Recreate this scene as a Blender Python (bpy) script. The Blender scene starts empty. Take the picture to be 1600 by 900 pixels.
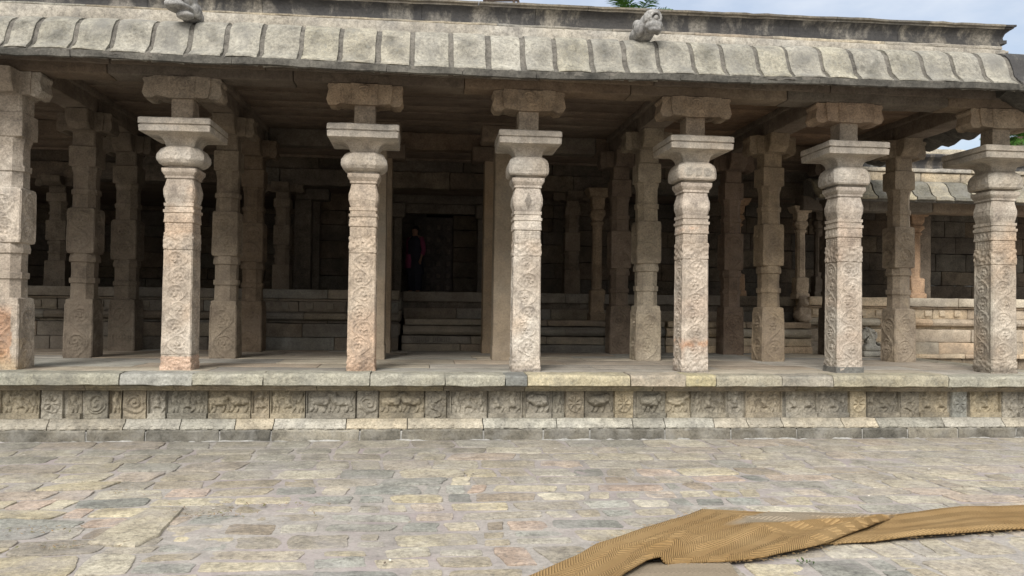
import bpy, bmesh, math, random
import numpy as np
from mathutils import Vector, Matrix

scene = bpy.context.scene
COL = scene.collection
rng = np.random.default_rng(7)
random.seed(7)
R = math.radians

# ------------------------------------------------------------------ noise
def _hash(ix, iy, iz, seed):
    h = (ix.astype(np.uint32) * np.uint32(374761393) + iy.astype(np.uint32) * np.uint32(668265263)
         + iz.astype(np.uint32) * np.uint32(2147483647) + np.uint32((seed * 1274126177) & 0xffffffff))
    h = (h ^ (h >> np.uint32(13))) * np.uint32(1274126177)
    h = h ^ (h >> np.uint32(16))
    return (h & np.uint32(0xffffff)).astype(np.float64) / 16777215.0

def vnoise(P, seed=0):
    P = np.asarray(P, float)
    f = np.floor(P); t = P - f
    t = t * t * (3 - 2 * t)
    i = f.astype(np.int64)
    out = 0
    for dx in (0, 1):
        wx = t[..., 0] if dx else 1 - t[..., 0]
        for dy in (0, 1):
            wy = t[..., 1] if dy else 1 - t[..., 1]
            for dz in (0, 1):
                wz = t[..., 2] if dz else 1 - t[..., 2]
                out = out + wx * wy * wz * _hash(i[..., 0] + dx, i[..., 1] + dy, i[..., 2] + dz, seed)
    return out * 2 - 1

def fbm(P, freq, oct=3, seed=0):
    P = np.asarray(P, float)
    a, s = 1.0, 0
    for o in range(oct):
        s = s + a * vnoise(P * freq * 2 ** o + 17.3 * o, seed + o)
        a *= .5
    return s

# ------------------------------------------------------------------ mesh builder
class MB:
    def __init__(self):
        self.v = []; self.q = []; self.t = []; self.c = []; self.n = 0; self.uv = []
    def add(self, v, quads=None, tris=None, tint=(1, 1, 1)):
        v = np.asarray(v, float).reshape(-1, 3)
        if quads is not None and len(quads): self.q.append(np.asarray(quads, int).reshape(-1, 4) + self.n)
        if tris is not None and len(tris): self.t.append(np.asarray(tris, int).reshape(-1, 3) + self.n)
        c = np.asarray(tint, float)
        if c.ndim == 1: c = np.tile(c, (len(v), 1))
        self.v.append(v); self.c.append(c); self.n += len(v)
    def build(self, name, mat, parent=None, smooth=True, loc=None):
        me = bpy.data.meshes.new(name)
        V = np.concatenate(self.v); C = np.concatenate(self.c)
        Q = np.concatenate(self.q) if self.q else np.zeros((0, 4), int)
        T = np.concatenate(self.t) if self.t else np.zeros((0, 3), int)
        if loc is not None: V = V - np.array(loc)
        me.vertices.add(len(V)); me.vertices.foreach_set('co', V.astype(np.float32).ravel())
        L = np.concatenate([Q.ravel(), T.ravel()]).astype(np.int32)
        me.loops.add(len(L)); me.loops.foreach_set('vertex_index', L)
        tot = np.concatenate([np.full(len(Q), 4), np.full(len(T), 3)]).astype(np.int32)
        st = np.concatenate([[0], np.cumsum(tot)[:-1]]).astype(np.int32)
        me.polygons.add(len(tot)); me.polygons.foreach_set('loop_start', st); me.polygons.foreach_set('loop_total', tot)
        me.polygons.foreach_set('use_smooth', np.full(len(tot), smooth))
        me.update(calc_edges=True); me.validate()
        a = me.color_attributes.new('tint', 'FLOAT_COLOR', 'POINT')
        a.data.foreach_set('color', np.concatenate([C, np.ones((len(C), 1))], 1).astype(np.float32).ravel())
        me.materials.append(mat)
        if smooth:
            try: me.set_sharp_from_angle(angle=R(33))
            except Exception: pass
        o = bpy.data.objects.new(name, me); COL.objects.link(o)
        if parent is not None: o.parent = parent
        if loc is not None: o.location = loc
        return o

def tag(o, label=None, cat=None, group=None, kind=None):
    if label: o['label'] = label
    if cat: o['category'] = cat
    if group: o['group'] = group
    if kind: o['kind'] = kind
    return o

def empty(name, loc, label=None, cat=None, group=None):
    o = bpy.data.objects.new(name, None); COL.objects.link(o); o.location = loc
    o.empty_display_size = .2
    return tag(o, label, cat, group)

def lines(a, b, bev, res, cap=160):
    n = max(1, min(cap, int(math.ceil((b - a - 2 * bev) / res))))
    return np.concatenate([[a], np.linspace(a + bev, b - bev, n + 1), [b]])

def block(mb, x0, x1, y0, y1, z0, z1, res=.08, rough=.006, bev=.012, tint=(1, 1, 1), freq=6, seed=0, rot=0):
    """a stone block with worn, rounded, slightly wobbling edges"""
    bev = min(bev, (x1 - x0) * .3, (y1 - y0) * .3, (z1 - z0) * .3)
    ax = [lines(x0, x1, bev, res), lines(y0, y1, bev, res), lines(z0, z1, bev, res)]
    lo = np.array([x0, y0, z0]) + bev; hi = np.array([x1, y1, z1]) - bev
    for d in range(3):
        u, w = [k for k in range(3) if k != d]
        A, B = np.meshgrid(ax[u], ax[w], indexing='ij')
        nu, nw = A.shape
        idx = np.arange(nu * nw).reshape(nu, nw)
        q = np.stack([idx[:-1, :-1], idx[1:, :-1], idx[1:, 1:], idx[:-1, 1:]], -1).reshape(-1, 4)
        for side in (0, 1):
            P = np.zeros((nu * nw, 3)); P[:, u] = A.ravel(); P[:, w] = B.ravel(); P[:, d] = ax[d][-1 if side else 0]
            c = np.clip(P, lo, hi); dv = P - c
            ln = np.linalg.norm(dv, axis=1, keepdims=True); ln[ln == 0] = 1
            P = c + dv / ln * bev
            if rough:
                P = P + np.stack([fbm(P, freq, 3, seed + k * 11) for k in range(3)], -1) * rough
            if rot:
                cx, cy = (x0 + x1) / 2, (y0 + y1) / 2
                X = P[:, 0] - cx; Yy = P[:, 1] - cy
                P[:, 0] = cx + X * math.cos(rot) - Yy * math.sin(rot); P[:, 1] = cy + X * math.sin(rot) + Yy * math.cos(rot)
            flip = (side == 1) ^ (d == 1)
            mb.add(P, q if flip else q[:, ::-1], tint=tint)

def pick(seed, pal):
    return np.array(pal[int(random.Random(seed).random() * len(pal))])

PAL = [(1, 1, 1), (.9, .88, .86), (1.1, 1.05, .95), (.82, .84, .86), (1.05, .95, .85), (.95, 1, 1.02), (1.15, 1.1, 1.0), (.88, .82, .76)]
def course(mb, x0, x1, y0, y1, z0, z1, lens=(.7, 1.4), gap=.008, seed=0, res=.09, rough=.007, bev=.014, pal=PAL, jit=.012, var=.1):
    rd = random.Random(seed); x = x0
    while x < x1 - .05:
        L = rd.uniform(*lens)
        e = min(x1, x + L)
        if x1 - e < lens[0] * .5: e = x1
        t = np.array(rd.choice(pal)) * rd.uniform(1 - var, 1 + var)
        j = rd.uniform(-jit, jit)
        block(mb, x + gap / 2, e - gap / 2, y0 + j, y1, z0, z1 - rd.uniform(0, .004), res, rough, bev, t, seed=seed)
        x = e

def sub_profile(prof, step):
    out = []
    for (a, b) in zip(prof[:-1], prof[1:]):
        n = max(1, int(math.ceil(math.dist(a, b) / step)))
        for i in range(n): out.append((a[0] + (b[0] - a[0]) * i / n, a[1] + (b[1] - a[1]) * i / n))
    out.append(prof[-1])
    return np.array(out)

def extrude_x(mb, x0, x1, prof, res=.1, step=.03, rough=.005, tint=(1, 1, 1), seed=0, caps=True, disp=None, freq=6):
    """moulding block: closed (y,z) profile, front side first going up, swept along X"""
    p = sub_profile(list(prof) + [prof[0]], step)[:-1]
    nx = max(1, int(math.ceil((x1 - x0) / res))) + 1
    xs = np.linspace(x0, x1, nx); m = len(p)
    P = np.zeros((nx, m, 3)); P[..., 0] = xs[:, None]; P[..., 1] = p[None, :, 0]; P[..., 2] = p[None, :, 1]
    if disp is not None: P = disp(P)
    if rough: P = P + np.stack([fbm(P, freq, 3, seed + k * 13) for k in range(3)], -1) * rough
    idx = np.arange(nx * m).reshape(nx, m); nxt = np.roll(idx, -1, 1)
    q = np.stack([idx[:-1], idx[1:], nxt[1:], nxt[:-1]], -1).reshape(-1, 4)
    V = P.reshape(-1, 3); tr = []
    if caps:
        V = np.concatenate([V, P[0].mean(0)[None], P[-1].mean(0)[None]])
        a, b = nx * m, nx * m + 1
        tr = np.concatenate([np.stack([np.full(m, a), idx[0], nxt[0]], -1), np.stack([np.full(m, b), nxt[-1], idx[-1]], -1)])
    mb.add(V, q, tr, tint)

def mould(mb, x0, x1, prof, lens=(.8, 1.5), gap=.008, seed=0, pal=PAL, var=.1, **kw):
    rd = random.Random(seed); x = x0
    while x < x1 - .05:
        e = min(x1, x + rd.uniform(*lens))
        if x1 - e < lens[0] * .5: e = x1
        t = np.array(rd.choice(pal)) * rd.uniform(1 - var, 1 + var)
        extrude_x(mb, x + gap / 2, e - gap / 2, prof, tint=t, seed=seed, **kw)
        x = e

def loft(mb, cx, cy, prof, k=6, step=.04, rough=.004, tint=(1, 1, 1), seed=0, disp=None, ring_disp=None, rotz=0, freq=7, tintf=None, cap=True):
    """prof: (z, half, chamfer fraction 0..1[, halfy]) square / octagonal / rounded rings, k points per side"""
    zz, hh, ch, hy = [], [], [], []
    for a, b in zip(prof[:-1], prof[1:]):
        n = max(1, int(math.ceil(math.dist(a[:2], b[:2]) / step)))
        for i in range(n):
            f = i / n
            zz.append(a[0] + (b[0] - a[0]) * f); hh.append(a[1] + (b[1] - a[1]) * f); ch.append(a[2] + (b[2] - a[2]) * f)
            ay = a[3] if len(a) > 3 else a[1]; by = b[3] if len(b) > 3 else b[1]
            hy.append(ay + (by - ay) * f)
    b = prof[-1]; zz.append(b[0]); hh.append(b[1]); ch.append(b[2]); hy.append(b[3] if len(b) > 3 else b[1])
    zz, hh, ch, hy = map(np.array, (zz, hh, ch, hy)); n = len(zz)
    c = hh * np.clip(ch, .02, .95)
    u = np.linspace(-1, 1, k)
    P = np.zeros((n, 4, k, 3)); U = np.zeros((n, 4, k))
    s = (hh - c)[:, None] * u[None]; sy = (hy - c)[:, None] * u[None]
    P[:, 0, :, 0] = s; P[:, 0, :, 1] = -hy[:, None]        # front
    P[:, 1, :, 1] = sy; P[:, 1, :, 0] = hh[:, None]        # right
    P[:, 2, :, 0] = -s; P[:, 2, :, 1] = hy[:, None]        # back
    P[:, 3, :, 1] = -sy; P[:, 3, :, 0] = -hh[:, None]      # left
    P[..., 2] = zz[:, None, None]
    U[:, 0] = s; U[:, 1] = sy; U[:, 2] = -s; U[:, 3] = -sy
    D = np.zeros((n, 4, k))
    if disp is not None:
        for f in range(4): D[:, f] = disp(f, U[:, f], np.repeat(zz[:, None], k, 1))
        P[:, 0, :, 1] -= D[:, 0]; P[:, 1, :, 0] += D[:, 1]; P[:, 2, :, 1] += D[:, 2]; P[:, 3, :, 0] -= D[:, 3]
    P = P.reshape(n, 4 * k, 3)
    if rotz:
        X, Yy = P[..., 0].copy(), P[..., 1].copy()
        P[..., 0] = X * math.cos(rotz) - Yy * math.sin(rotz); P[..., 1] = X * math.sin(rotz) + Yy * math.cos(rotz)
    P[..., 0] += cx; P[..., 1] += cy
    if rough: P = P + np.stack([fbm(P, freq, 3, seed + q * 7) for q in range(3)], -1) * rough
    m = 4 * k
    idx = np.arange(n * m).reshape(n, m); nx = np.roll(idx, -1, 1)
    q = np.stack([idx[:-1], nx[:-1], nx[1:], idx[1:]], -1).reshape(-1, 4)
    V = P.reshape(-1, 3)
    V = np.concatenate([V, P[0].mean(0)[None], P[-1].mean(0)[None]])
    a, b = n * m, n * m + 1
    tr = np.concatenate([np.stack([np.full(m, a), nx[0], idx[0]], -1), np.stack([np.full(m, b), idx[-1], nx[-1]], -1)])
    T = np.tile(np.asarray(tint, float), (len(V), 1))
    if tintf is not None: T = T * tintf(V)
    mb.add(V, q, tr, T)

def tube(mb, pts, rad, seg=8, tint=(1, 1, 1)):
    pts = [Vector(p) for p in pts]; n = len(pts)
    V = []; 
    for i, p in enumerate(pts):
        d = (pts[min(i + 1, n - 1)] - pts[max(i - 1, 0)]).normalized()
        a = d.orthogonal().normalized(); b = d.cross(a)
        r = rad[i] if hasattr(rad, '__len__') else rad
        for s in range(seg):
            t = 2 * math.pi * s / seg; V.append(p + (a * math.cos(t) + b * math.sin(t)) * r)
    q = [(i * seg + s, i * seg + (s + 1) % seg, (i + 1) * seg + (s + 1) % seg, (i + 1) * seg + s) for i in range(n - 1) for s in range(seg)]
    V += [pts[0], pts[-1]]
    t = [(n * seg, (s + 1) % seg, s) for s in range(seg)] + [(n * seg + 1, (n - 1) * seg + s, (n - 1) * seg + (s + 1) % seg) for s in range(seg)]
    mb.add(np.array([tuple(v) for v in V]), q, t, tint)

def sculpt(name, ells, mat, parent=None, voxel=.02, rough=.006, loc=(0, 0, 0), tint=(1, 1, 1), smooth_it=4, rotz=0):
    """carved figure: ellipsoids (centre, radii, tilt) fused into one continuous surface"""
    bm = bmesh.new()
    for e in ells:
        c, r = e[0], e[1]; rot = Matrix.Rotation(e[2], 4, e[3]) if len(e) > 2 else Matrix.Identity(4)
        M = Matrix.Translation(c) @ rot @ Matrix.Diagonal((r[0], r[1], r[2], 1))
        bmesh.ops.create_icosphere(bm, subdivisions=3, radius=1, matrix=M)
    me = bpy.data.meshes.new(name); bm.to_mesh(me); bm.free()
    o = bpy.data.objects.new(name, me); COL.objects.link(o)
    md = o.modifiers.new('r', 'REMESH'); md.mode = 'VOXEL'; md.voxel_size = voxel
    sm = o.modifiers.new('s', 'SMOOTH'); sm.iterations = smooth_it
    dg = bpy.context.evaluated_depsgraph_get()
    m2 = bpy.data.meshes.new_from_object(o.evaluated_get(dg)); m2.name = name
    o.modifiers.clear(); o.data = m2
    V = np.zeros(len(m2.vertices) * 3, np.float32); m2.vertices.foreach_get('co', V); V = V.reshape(-1, 3).astype(float)
    V += np.stack([fbm(V, 9, 3, 40 + k) for k in range(3)], -1) * rough
    m2.vertices.foreach_set('co', V.astype(np.float32).ravel())
    m2.polygons.foreach_set('use_smooth', np.ones(len(m2.polygons), bool))
    a = m2.color_attributes.new('tint', 'FLOAT_COLOR', 'POINT')
    a.data.foreach_set('color', np.tile(np.array([*tint, 1], np.float32), len(V)))
    m2.materials.clear(); m2.materials.append(mat); m2.update()
    o.location = loc; o.rotation_euler = (0, 0, rotz)
    if parent is not None: o.parent = parent
    return o

# ------------------------------------------------------------------ materials
def s2l(r, g, b):
    f = lambda c: (c / 255 / 12.92) if c / 255 <= .04045 else ((c / 255 + .055) / 1.055) ** 2.4
    return (f(r), f(g), f(b), 1)

def stone(name, cols, grain=.25, big=1.1, stain=None, stain_amt=.5, stain_scale=(1, 1, 1), stain_freq=1.6, bump=.75, rough=.92,
          spots=None, spot_amt=.3, fine=90, bdist=.016, stain_sharp=.12):
    m = bpy.data.materials.new(name); m.use_nodes = True
    nt = m.node_tree; N = nt.nodes; Lk = nt.links
    bs = N['Principled BSDF']; bs.inputs['Roughness'].default_value = rough
    try: bs.inputs['Specular IOR Level'].default_value = .25
    except Exception: pass
    geo = N.new('ShaderNodeNewGeometry')
    def noise(scale, det, vec=None, ro=.55, dist=0):
        n = N.new('ShaderNodeTexNoise'); n.inputs['Scale'].default_value = scale; n.inputs['Detail'].default_value = det
        n.inputs['Roughness'].default_value = ro; n.inputs['Distortion'].default_value = dist
        Lk.new(vec or geo.outputs['Position'], n.inputs['Vector']); return n.outputs['Fac']
    def ramp(f, stops, interp='LINEAR'):
        r = N.new('ShaderNodeValToRGB'); r.color_ramp.interpolation = interp
        e = r.color_ramp.elements
        while len(e) < len(stops): e.new(.5)
        for el, (p, c) in zip(e, stops): el.position = p; el.color = c
        Lk.new(f, r.inputs['Fac']); return r.outputs['Color']
    def mix(mode, fac, a, b):
        x = N.new('ShaderNodeMix'); x.data_type = 'RGBA'; x.blend_type = mode
        x.clamp_result = False
        if isinstance(fac, (int, float)): x.inputs['Factor'].default_value = fac
        else: Lk.new(fac, x.inputs['Factor'])
        for s, v in ((6, a), (7, b)):
            if isinstance(v, tuple): x.inputs[s].default_value = v
            else: Lk.new(v, x.inputs[s])
        return x.outputs[2]
    n1 = noise(big, 6, dist=.4)
    k = len(cols)
    col = ramp(n1, [(.3 + .4 * i / max(1, k - 1), c) for i, c in enumerate(cols)])
    n2 = noise(4.5, 9, ro=.72)
    g2 = ramp(n2, [(.34, (1 - grain * 1.5, 1 - grain * 1.5, 1 - grain * 1.45, 1)), (.5, (1, 1, 1, 1)), (.66, (1 + grain, 1 + grain, 1 + grain, 1))])
    col = mix('MULTIPLY', 1.0, col, g2)
    n3 = noise(fine * .38, 6, ro=.85)
    g = grain * 1.2
    g3 = ramp(n3, [(.36, (1 - g * 1.4, 1 - g * 1.4, 1 - g * 1.4, 1)), (.5, (1, 1, 1, 1)), (.64, (1 + g, 1 + g, 1 + g, 1))])
    col = mix('MULTIPLY', 1.0, col, g3)
    at = N.new('ShaderNodeAttribute'); at.attribute_name = 'tint'
    col = mix('MULTIPLY', 1.0, col, at.outputs['Color'])
    if spots:
        f = ramp(noise(22, 4, ro=.6), [(.56, (0, 0, 0, 1)), (.66, (spot_amt,) * 3 + (1,))])
        col = mix('MIX', f, col, spots)
    if stain:
        mp = N.new('ShaderNodeMapping'); mp.inputs['Scale'].default_value = stain_scale
        Lk.new(geo.outputs['Position'], mp.inputs['Vector'])
        c0 = .5 - stain_sharp; c1 = .5 + stain_sharp
        f = ramp(noise(stain_freq, 8, mp.outputs['Vector'], ro=.68, dist=.3), [(c0 + .08, (0, 0, 0, 1)), (c1 + .08, (stain_amt,) * 3 + (1,))])
        col = mix('MIX', f, col, stain)
    Lk.new(col, bs.inputs['Base Color'])
    b1 = N.new('ShaderNodeBump'); b1.inputs['Strength'].default_value = bump; b1.inputs['Distance'].default_value = bdist
    add = N.new('ShaderNodeMath'); add.operation = 'MULTIPLY_ADD'; add.inputs[1].default_value = .7
    Lk.new(noise(fine * .5, 5, ro=.8), add.inputs[0]); Lk.new(noise(20, 8, ro=.65), add.inputs[2])
    Lk.new(add.outputs[0], b1.inputs['Height']); Lk.new(b1.outputs['Normal'], bs.inputs['Normal'])
    return m

M = {}
M['pillar'] = stone('carved granite', [(.33, .28, .228, 1), (.405, .358, .302, 1), (.455, .418, .366, 1)], .28, 1.4,
                    stain=(.20, .165, .13, 1), stain_amt=.55, stain_freq=2.3, spots=(.22, .19, .16, 1), spot_amt=.3, fine=110, bump=.45)
M['cap'] = stone('pale capital granite', [(.40, .345, .275, 1), (.46, .41, .345, 1), (.42, .39, .34, 1)], .22, 1.6,
                 stain=(.22, .205, .18, 1), stain_amt=.55, stain_freq=3.2, spots=(.24, .22, .2, 1), spot_amt=.4, fine=120)
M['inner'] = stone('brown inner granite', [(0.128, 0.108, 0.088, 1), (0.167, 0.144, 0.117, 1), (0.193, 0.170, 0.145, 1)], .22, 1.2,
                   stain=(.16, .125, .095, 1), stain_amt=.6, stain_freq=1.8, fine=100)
M['plain'] = stone('smooth buff stone', [(0.216, 0.169, 0.119, 1), (0.245, 0.198, 0.144, 1), (0.238, 0.209, 0.169, 1)], .14, .9,
                   stain=(.24, .2, .16, 1), stain_amt=.4, stain_freq=1.4, bump=.25)
M['beam'] = stone('brown beam stone', [(0.137, 0.108, 0.083, 1), (0.178, 0.145, 0.112, 1), (0.211, 0.178, 0.142, 1)], .2, .8,
                  stain=(.12, .095, .075, 1), stain_amt=.7, stain_freq=1.3, stain_scale=(.5, 1, 1.6))
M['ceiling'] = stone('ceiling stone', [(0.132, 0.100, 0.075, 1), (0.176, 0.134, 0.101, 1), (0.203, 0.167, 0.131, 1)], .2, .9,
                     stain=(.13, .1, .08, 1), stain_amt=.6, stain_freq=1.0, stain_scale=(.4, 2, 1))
M['eave'] = stone('pale eave stone', [(0.235, 0.221, 0.183, 1), (0.288, 0.270, 0.223, 1), (0.324, 0.307, 0.261, 1)], .26, 1.5,
                  stain=(.17, .165, .15, 1), stain_amt=.75, stain_freq=2.2, stain_scale=(1, 1, .8), spots=(.2, .2, .18, 1), spot_amt=.45, fine=70)
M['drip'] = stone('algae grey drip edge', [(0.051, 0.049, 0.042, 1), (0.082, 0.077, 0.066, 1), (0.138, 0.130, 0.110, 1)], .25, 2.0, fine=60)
M['mortar'] = stone('old lime mortar', [(.10, .093, .08, 1), (.15, .138, .118, 1)], .25, 3, fine=60)
M['parapet'] = stone('weathered parapet', [(0.306, 0.276, 0.225, 1), (0.374, 0.340, 0.281, 1), (0.340, 0.323, 0.285, 1)], .25, 1.3,
                     stain=(.13, .125, .12, 1), stain_amt=.6, stain_freq=1.6, fine=70)
M['black'] = stone('blackened cornice', [(0.225, 0.206, 0.176, 1), (0.270, 0.251, 0.214, 1)], .3, 1.3,
                   stain=(.034, .034, .036, 1), stain_amt=.9, stain_freq=1.7, stain_scale=(1.6, 1, .9), stain_sharp=.08, fine=60)
# the cornice is mostly black: move its stain threshold down
for nd in M['black'].node_tree.nodes:
    if nd.type == 'VALTORGB' and abs(nd.color_ramp.elements[0].position - .5) < .001: nd.color_ramp.elements[0].position = .34; nd.color_ramp.elements[1].position = .52
M['coping'] = stone('platform coping', [(0.276, 0.261, 0.220, 1), (0.332, 0.318, 0.269, 1), (0.369, 0.356, 0.313, 1)], .25, 1.2,
                    stain=(.19, .185, .16, 1), stain_amt=.6, stain_freq=2.4, spots=(.2, .2, .17, 1), spot_amt=.4, fine=80)
M['frieze'] = stone('carved frieze stone', [(0.235, 0.211, 0.166, 1), (0.296, 0.269, 0.217, 1), (0.330, 0.309, 0.258, 1)], .25, 1.5,
                    stain=(.08, .077, .068, 1), stain_amt=.7, stain_freq=1.15, fine=100)
M['base'] = stone('platform base stone', [(.29, .27, .225, 1), (.35, .33, .28, 1), (.39, .37, .32, 1)], .25, 1.4,
                  stain=(.2, .19, .165, 1), stain_amt=.5, stain_freq=2.5, fine=90)
M['footing'] = stone('dark footing stone', [(0.104, 0.100, 0.088, 1), (0.152, 0.144, 0.124, 1), (0.200, 0.188, 0.160, 1)], .25, 1.7,
                     stain=(.36, .35, .32, 1), stain_amt=.4, stain_freq=3.4, fine=90)
M['floor'] = stone('platform floor', [(0.255, 0.230, 0.191, 1), (0.323, 0.293, 0.246, 1), (0.365, 0.340, 0.293, 1)], .18, 1.0,
                   stain=(.22, .2, .17, 1), stain_amt=.6, stain_freq=1.6, stain_scale=(.4, 1.6, 1), bump=.35)
M['plinth'] = stone('shaded inner plinth stone', [(0.138, 0.118, 0.092, 1), (0.197, 0.176, 0.146, 1), (0.197, 0.185, 0.161, 1)], .2, .9,
                    stain=(.2, .175, .145, 1), stain_amt=.6, stain_freq=1.4, stain_scale=(.5, 1, 1.4))  # plinth stone with the porch shade put into its colour
M['buff'] = stone('lit buff plinth stone', [(0.327, 0.260, 0.179, 1), (0.467, 0.385, 0.288, 1), (0.467, 0.405, 0.316, 1)], .2, .9,
                    stain=(.2, .175, .145, 1), stain_amt=.6, stain_freq=1.4, stain_scale=(.5, 1, 1.4))  # buff hue of its own, made paler to carry the open bay's light
M['wall'] = stone('darkened hall wall', [(.085, .07, .053, 1), (.12, .10, .078, 1), (.15, .127, .10, 1)], .25, .8,
                  stain=(.05, .045, .04, 1), stain_amt=.6, stain_freq=1.1)  # base colours lowered so the hall interior stays dark
M['head'] = stone('grey weathered carving', [(.21, .205, .195, 1), (.32, .31, .29, 1), (.42, .41, .38, 1)], .3, 5,
                  stain=(.12, .12, .12, 1), stain_amt=.6, stain_freq=6, fine=60)
M['paving'] = stone('paving stone', [(0.284, 0.264, 0.222, 1), (0.334, 0.313, 0.266, 1), (0.368, 0.352, 0.305, 1)], .24, 1.8,
                    stain=(.31, .285, .27, 1), stain_amt=.6, stain_freq=2.3, spots=(.14, .13, .115, 1), spot_amt=.5, fine=70, bump=1.0, bdist=.02)
M['ground'] = stone('pinkish mortar ground', [(0.238, 0.218, 0.197, 1), (0.282, 0.261, 0.235, 1), (0.304, 0.282, 0.251, 1)], .16, .9,
                    stain=(.30, .25, .25, 1), stain_amt=.85, stain_freq=.7, spots=(.25, .22, .19, 1), spot_amt=.3, fine=60, bump=.5, bdist=.015)
M['dark_wood'] = stone('dark door wood', [(.06, .052, .047, 1), (.10, .085, .075, 1)], .25, 2, fine=50, rough=.7)
M['rust'] = stone('brown painted iron', [(.05, .035, .028, 1), (.08, .055, .04, 1)], .2, 5, rough=.6)

def flat(name, col, rough=.8, bumpy=None):
    return stone(name, [tuple(c * .88 for c in col) + (1,), tuple(c * 1.1 for c in col) + (1,)], .12, 4, bump=.2, rough=rough)

# ------------------------------------------------------------------ camera
F = 1290.0
yaw, pitch, roll = .1038, .0204, .0123
cy_, sy_, cp, sp, cr, sr = math.cos(yaw), math.sin(yaw), math.cos(pitch), math.sin(pitch), math.cos(roll), math.sin(roll)
fw = Vector((sy_ * cp, cy_ * cp, sp)); rt = Vector((cy_, -sy_, 0)); up = rt.cross(fw)
r2 = rt * cr + up * sr; u2 = up * cr - rt * sr
cam = bpy.data.objects.new('camera', bpy.data.cameras.new('camera')); COL.objects.link(cam)
cam.data.sensor_width = 36; cam.data.lens = F / 1600 * 36; cam.data.clip_end = 2000; cam.data.clip_start = .05
mw = Matrix((( r2.x, u2.x, -fw.x, 0), (r2.y, u2.y, -fw.y, 0), (r2.z, u2.z, -fw.z, 1.7), (0, 0, 0, 1)))
cam.matrix_world = mw
scene.camera = cam

HF = .82                # height of the platform floor
XL, XR = -9.5, 8.55     # extent of the porch platform

# ------------------------------------------------------------------ ground and paving
mb = MB()
xs = np.concatenate([[-400, -60, -20], np.arange(-12, 14.01, .25), [20, 60, 400]]); ys = np.concatenate([[-60, -10], np.arange(1.5, 11.01, .25), [20, 60, 400]])
A, B = np.meshgrid(xs, ys, indexing='ij')
P = np.stack([A, B, np.zeros_like(A)], -1); P[..., 2] = np.where((abs(A) < 15) & (B < 11) & (B > 1), fbm(P, .7, 3, 5) * .006, 0)
idx = np.arange(A.size).reshape(A.shape)
mb.add(P.reshape(-1, 3), np.stack([idx[:-1, :-1], idx[1:, :-1], idx[1:, 1:], idx[:-1, 1:]], -1).reshape(-1, 4))
tag(mb.build('ground', M['ground'], smooth=True), 'pinkish grey mortar ground of the temple courtyard', kind='structure')

STC = [(1, .98, .94), (1.2, 1.14, .99), (1.27, 1.18, .96), (.82, .86, .88), (.7, .74, .76), (.93, .96, .97), (1.2, 1.0, .92), (1.08, 1.01, .92), (.88, .84, .79), (1.32, 1.28, 1.17), (.97, .9, .79), (.64, .68, .7), (1.3, 1.23, 1.06), (1.06, 1.05, 1.02), (1.0, .96, .91), (1.2, 1.13, 1.0), (.82, .73, .65), (1.18, 1.06, 1.0)]
def paving():
    mb = MB(); rd = random.Random(3)
    y = 1.8
    while y < 10.30:
        far = y > 8.05
        h = rd.uniform(.34, .62) if far else rd.choice([rd.uniform(.24, .34), rd.uniform(.32, .5)])
        if y + h > 10.34 or 10.34 - y - h < .15: h = 10.34 - y
        x = -10 + rd.uniform(0, .5)
        while x < 13:
            w = rd.uniform(.3, .8) if far else (rd.uniform(.17, .36) if rd.random() < .55 else rd.uniform(.36, .72))
            gap = rd.uniform(.006, .016) if far else (rd.uniform(.028, .058) if -1.4 < x < 2.6 and y < 7.6 else rd.uniform(.008, .024))
            sy0 = y + gap / 2 + rd.uniform(0, gap * .6); sy1 = y + h - gap / 2 - rd.uniform(0, gap * .6)
            bare = not far and vnoise(np.array([[x * .5 + 3.1, y * .8, 2.2]]), 9)[0] > .55
            if not bare:
                if not far and rd.random() < .3 and h > .36:
                    mid = (sy0 + sy1) / 2 + rd.uniform(-.04, .04)
                    rects = [(x + gap / 2, x + w - gap / 2, sy0, mid - .015), (x + gap / 2 + rd.uniform(0, .05), x + w - gap / 2 - rd.uniform(0, .06), mid + .015, sy1)]
                else: rects = [(x + gap / 2, x + w - gap / 2, sy0, sy1)]
                for (a, b, c, d) in rects:
                    if b - a > .07 and d - c > .06: one_stone(mb, rd, a, b, c, d, exp=rd.uniform(5, 11) if far else None)
            x += w
        y += h
    for V in mb.v:   # the rows wander
        P = V * (1, 1, 0); k = np.clip((10.0 - V[:, 1]) / .8, 0, 1); V[:, 1] += fbm(P, .42, 2, 70) * .08 * k; V[:, 0] += fbm(P, .6, 2, 71) * .045
    return mb

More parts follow.
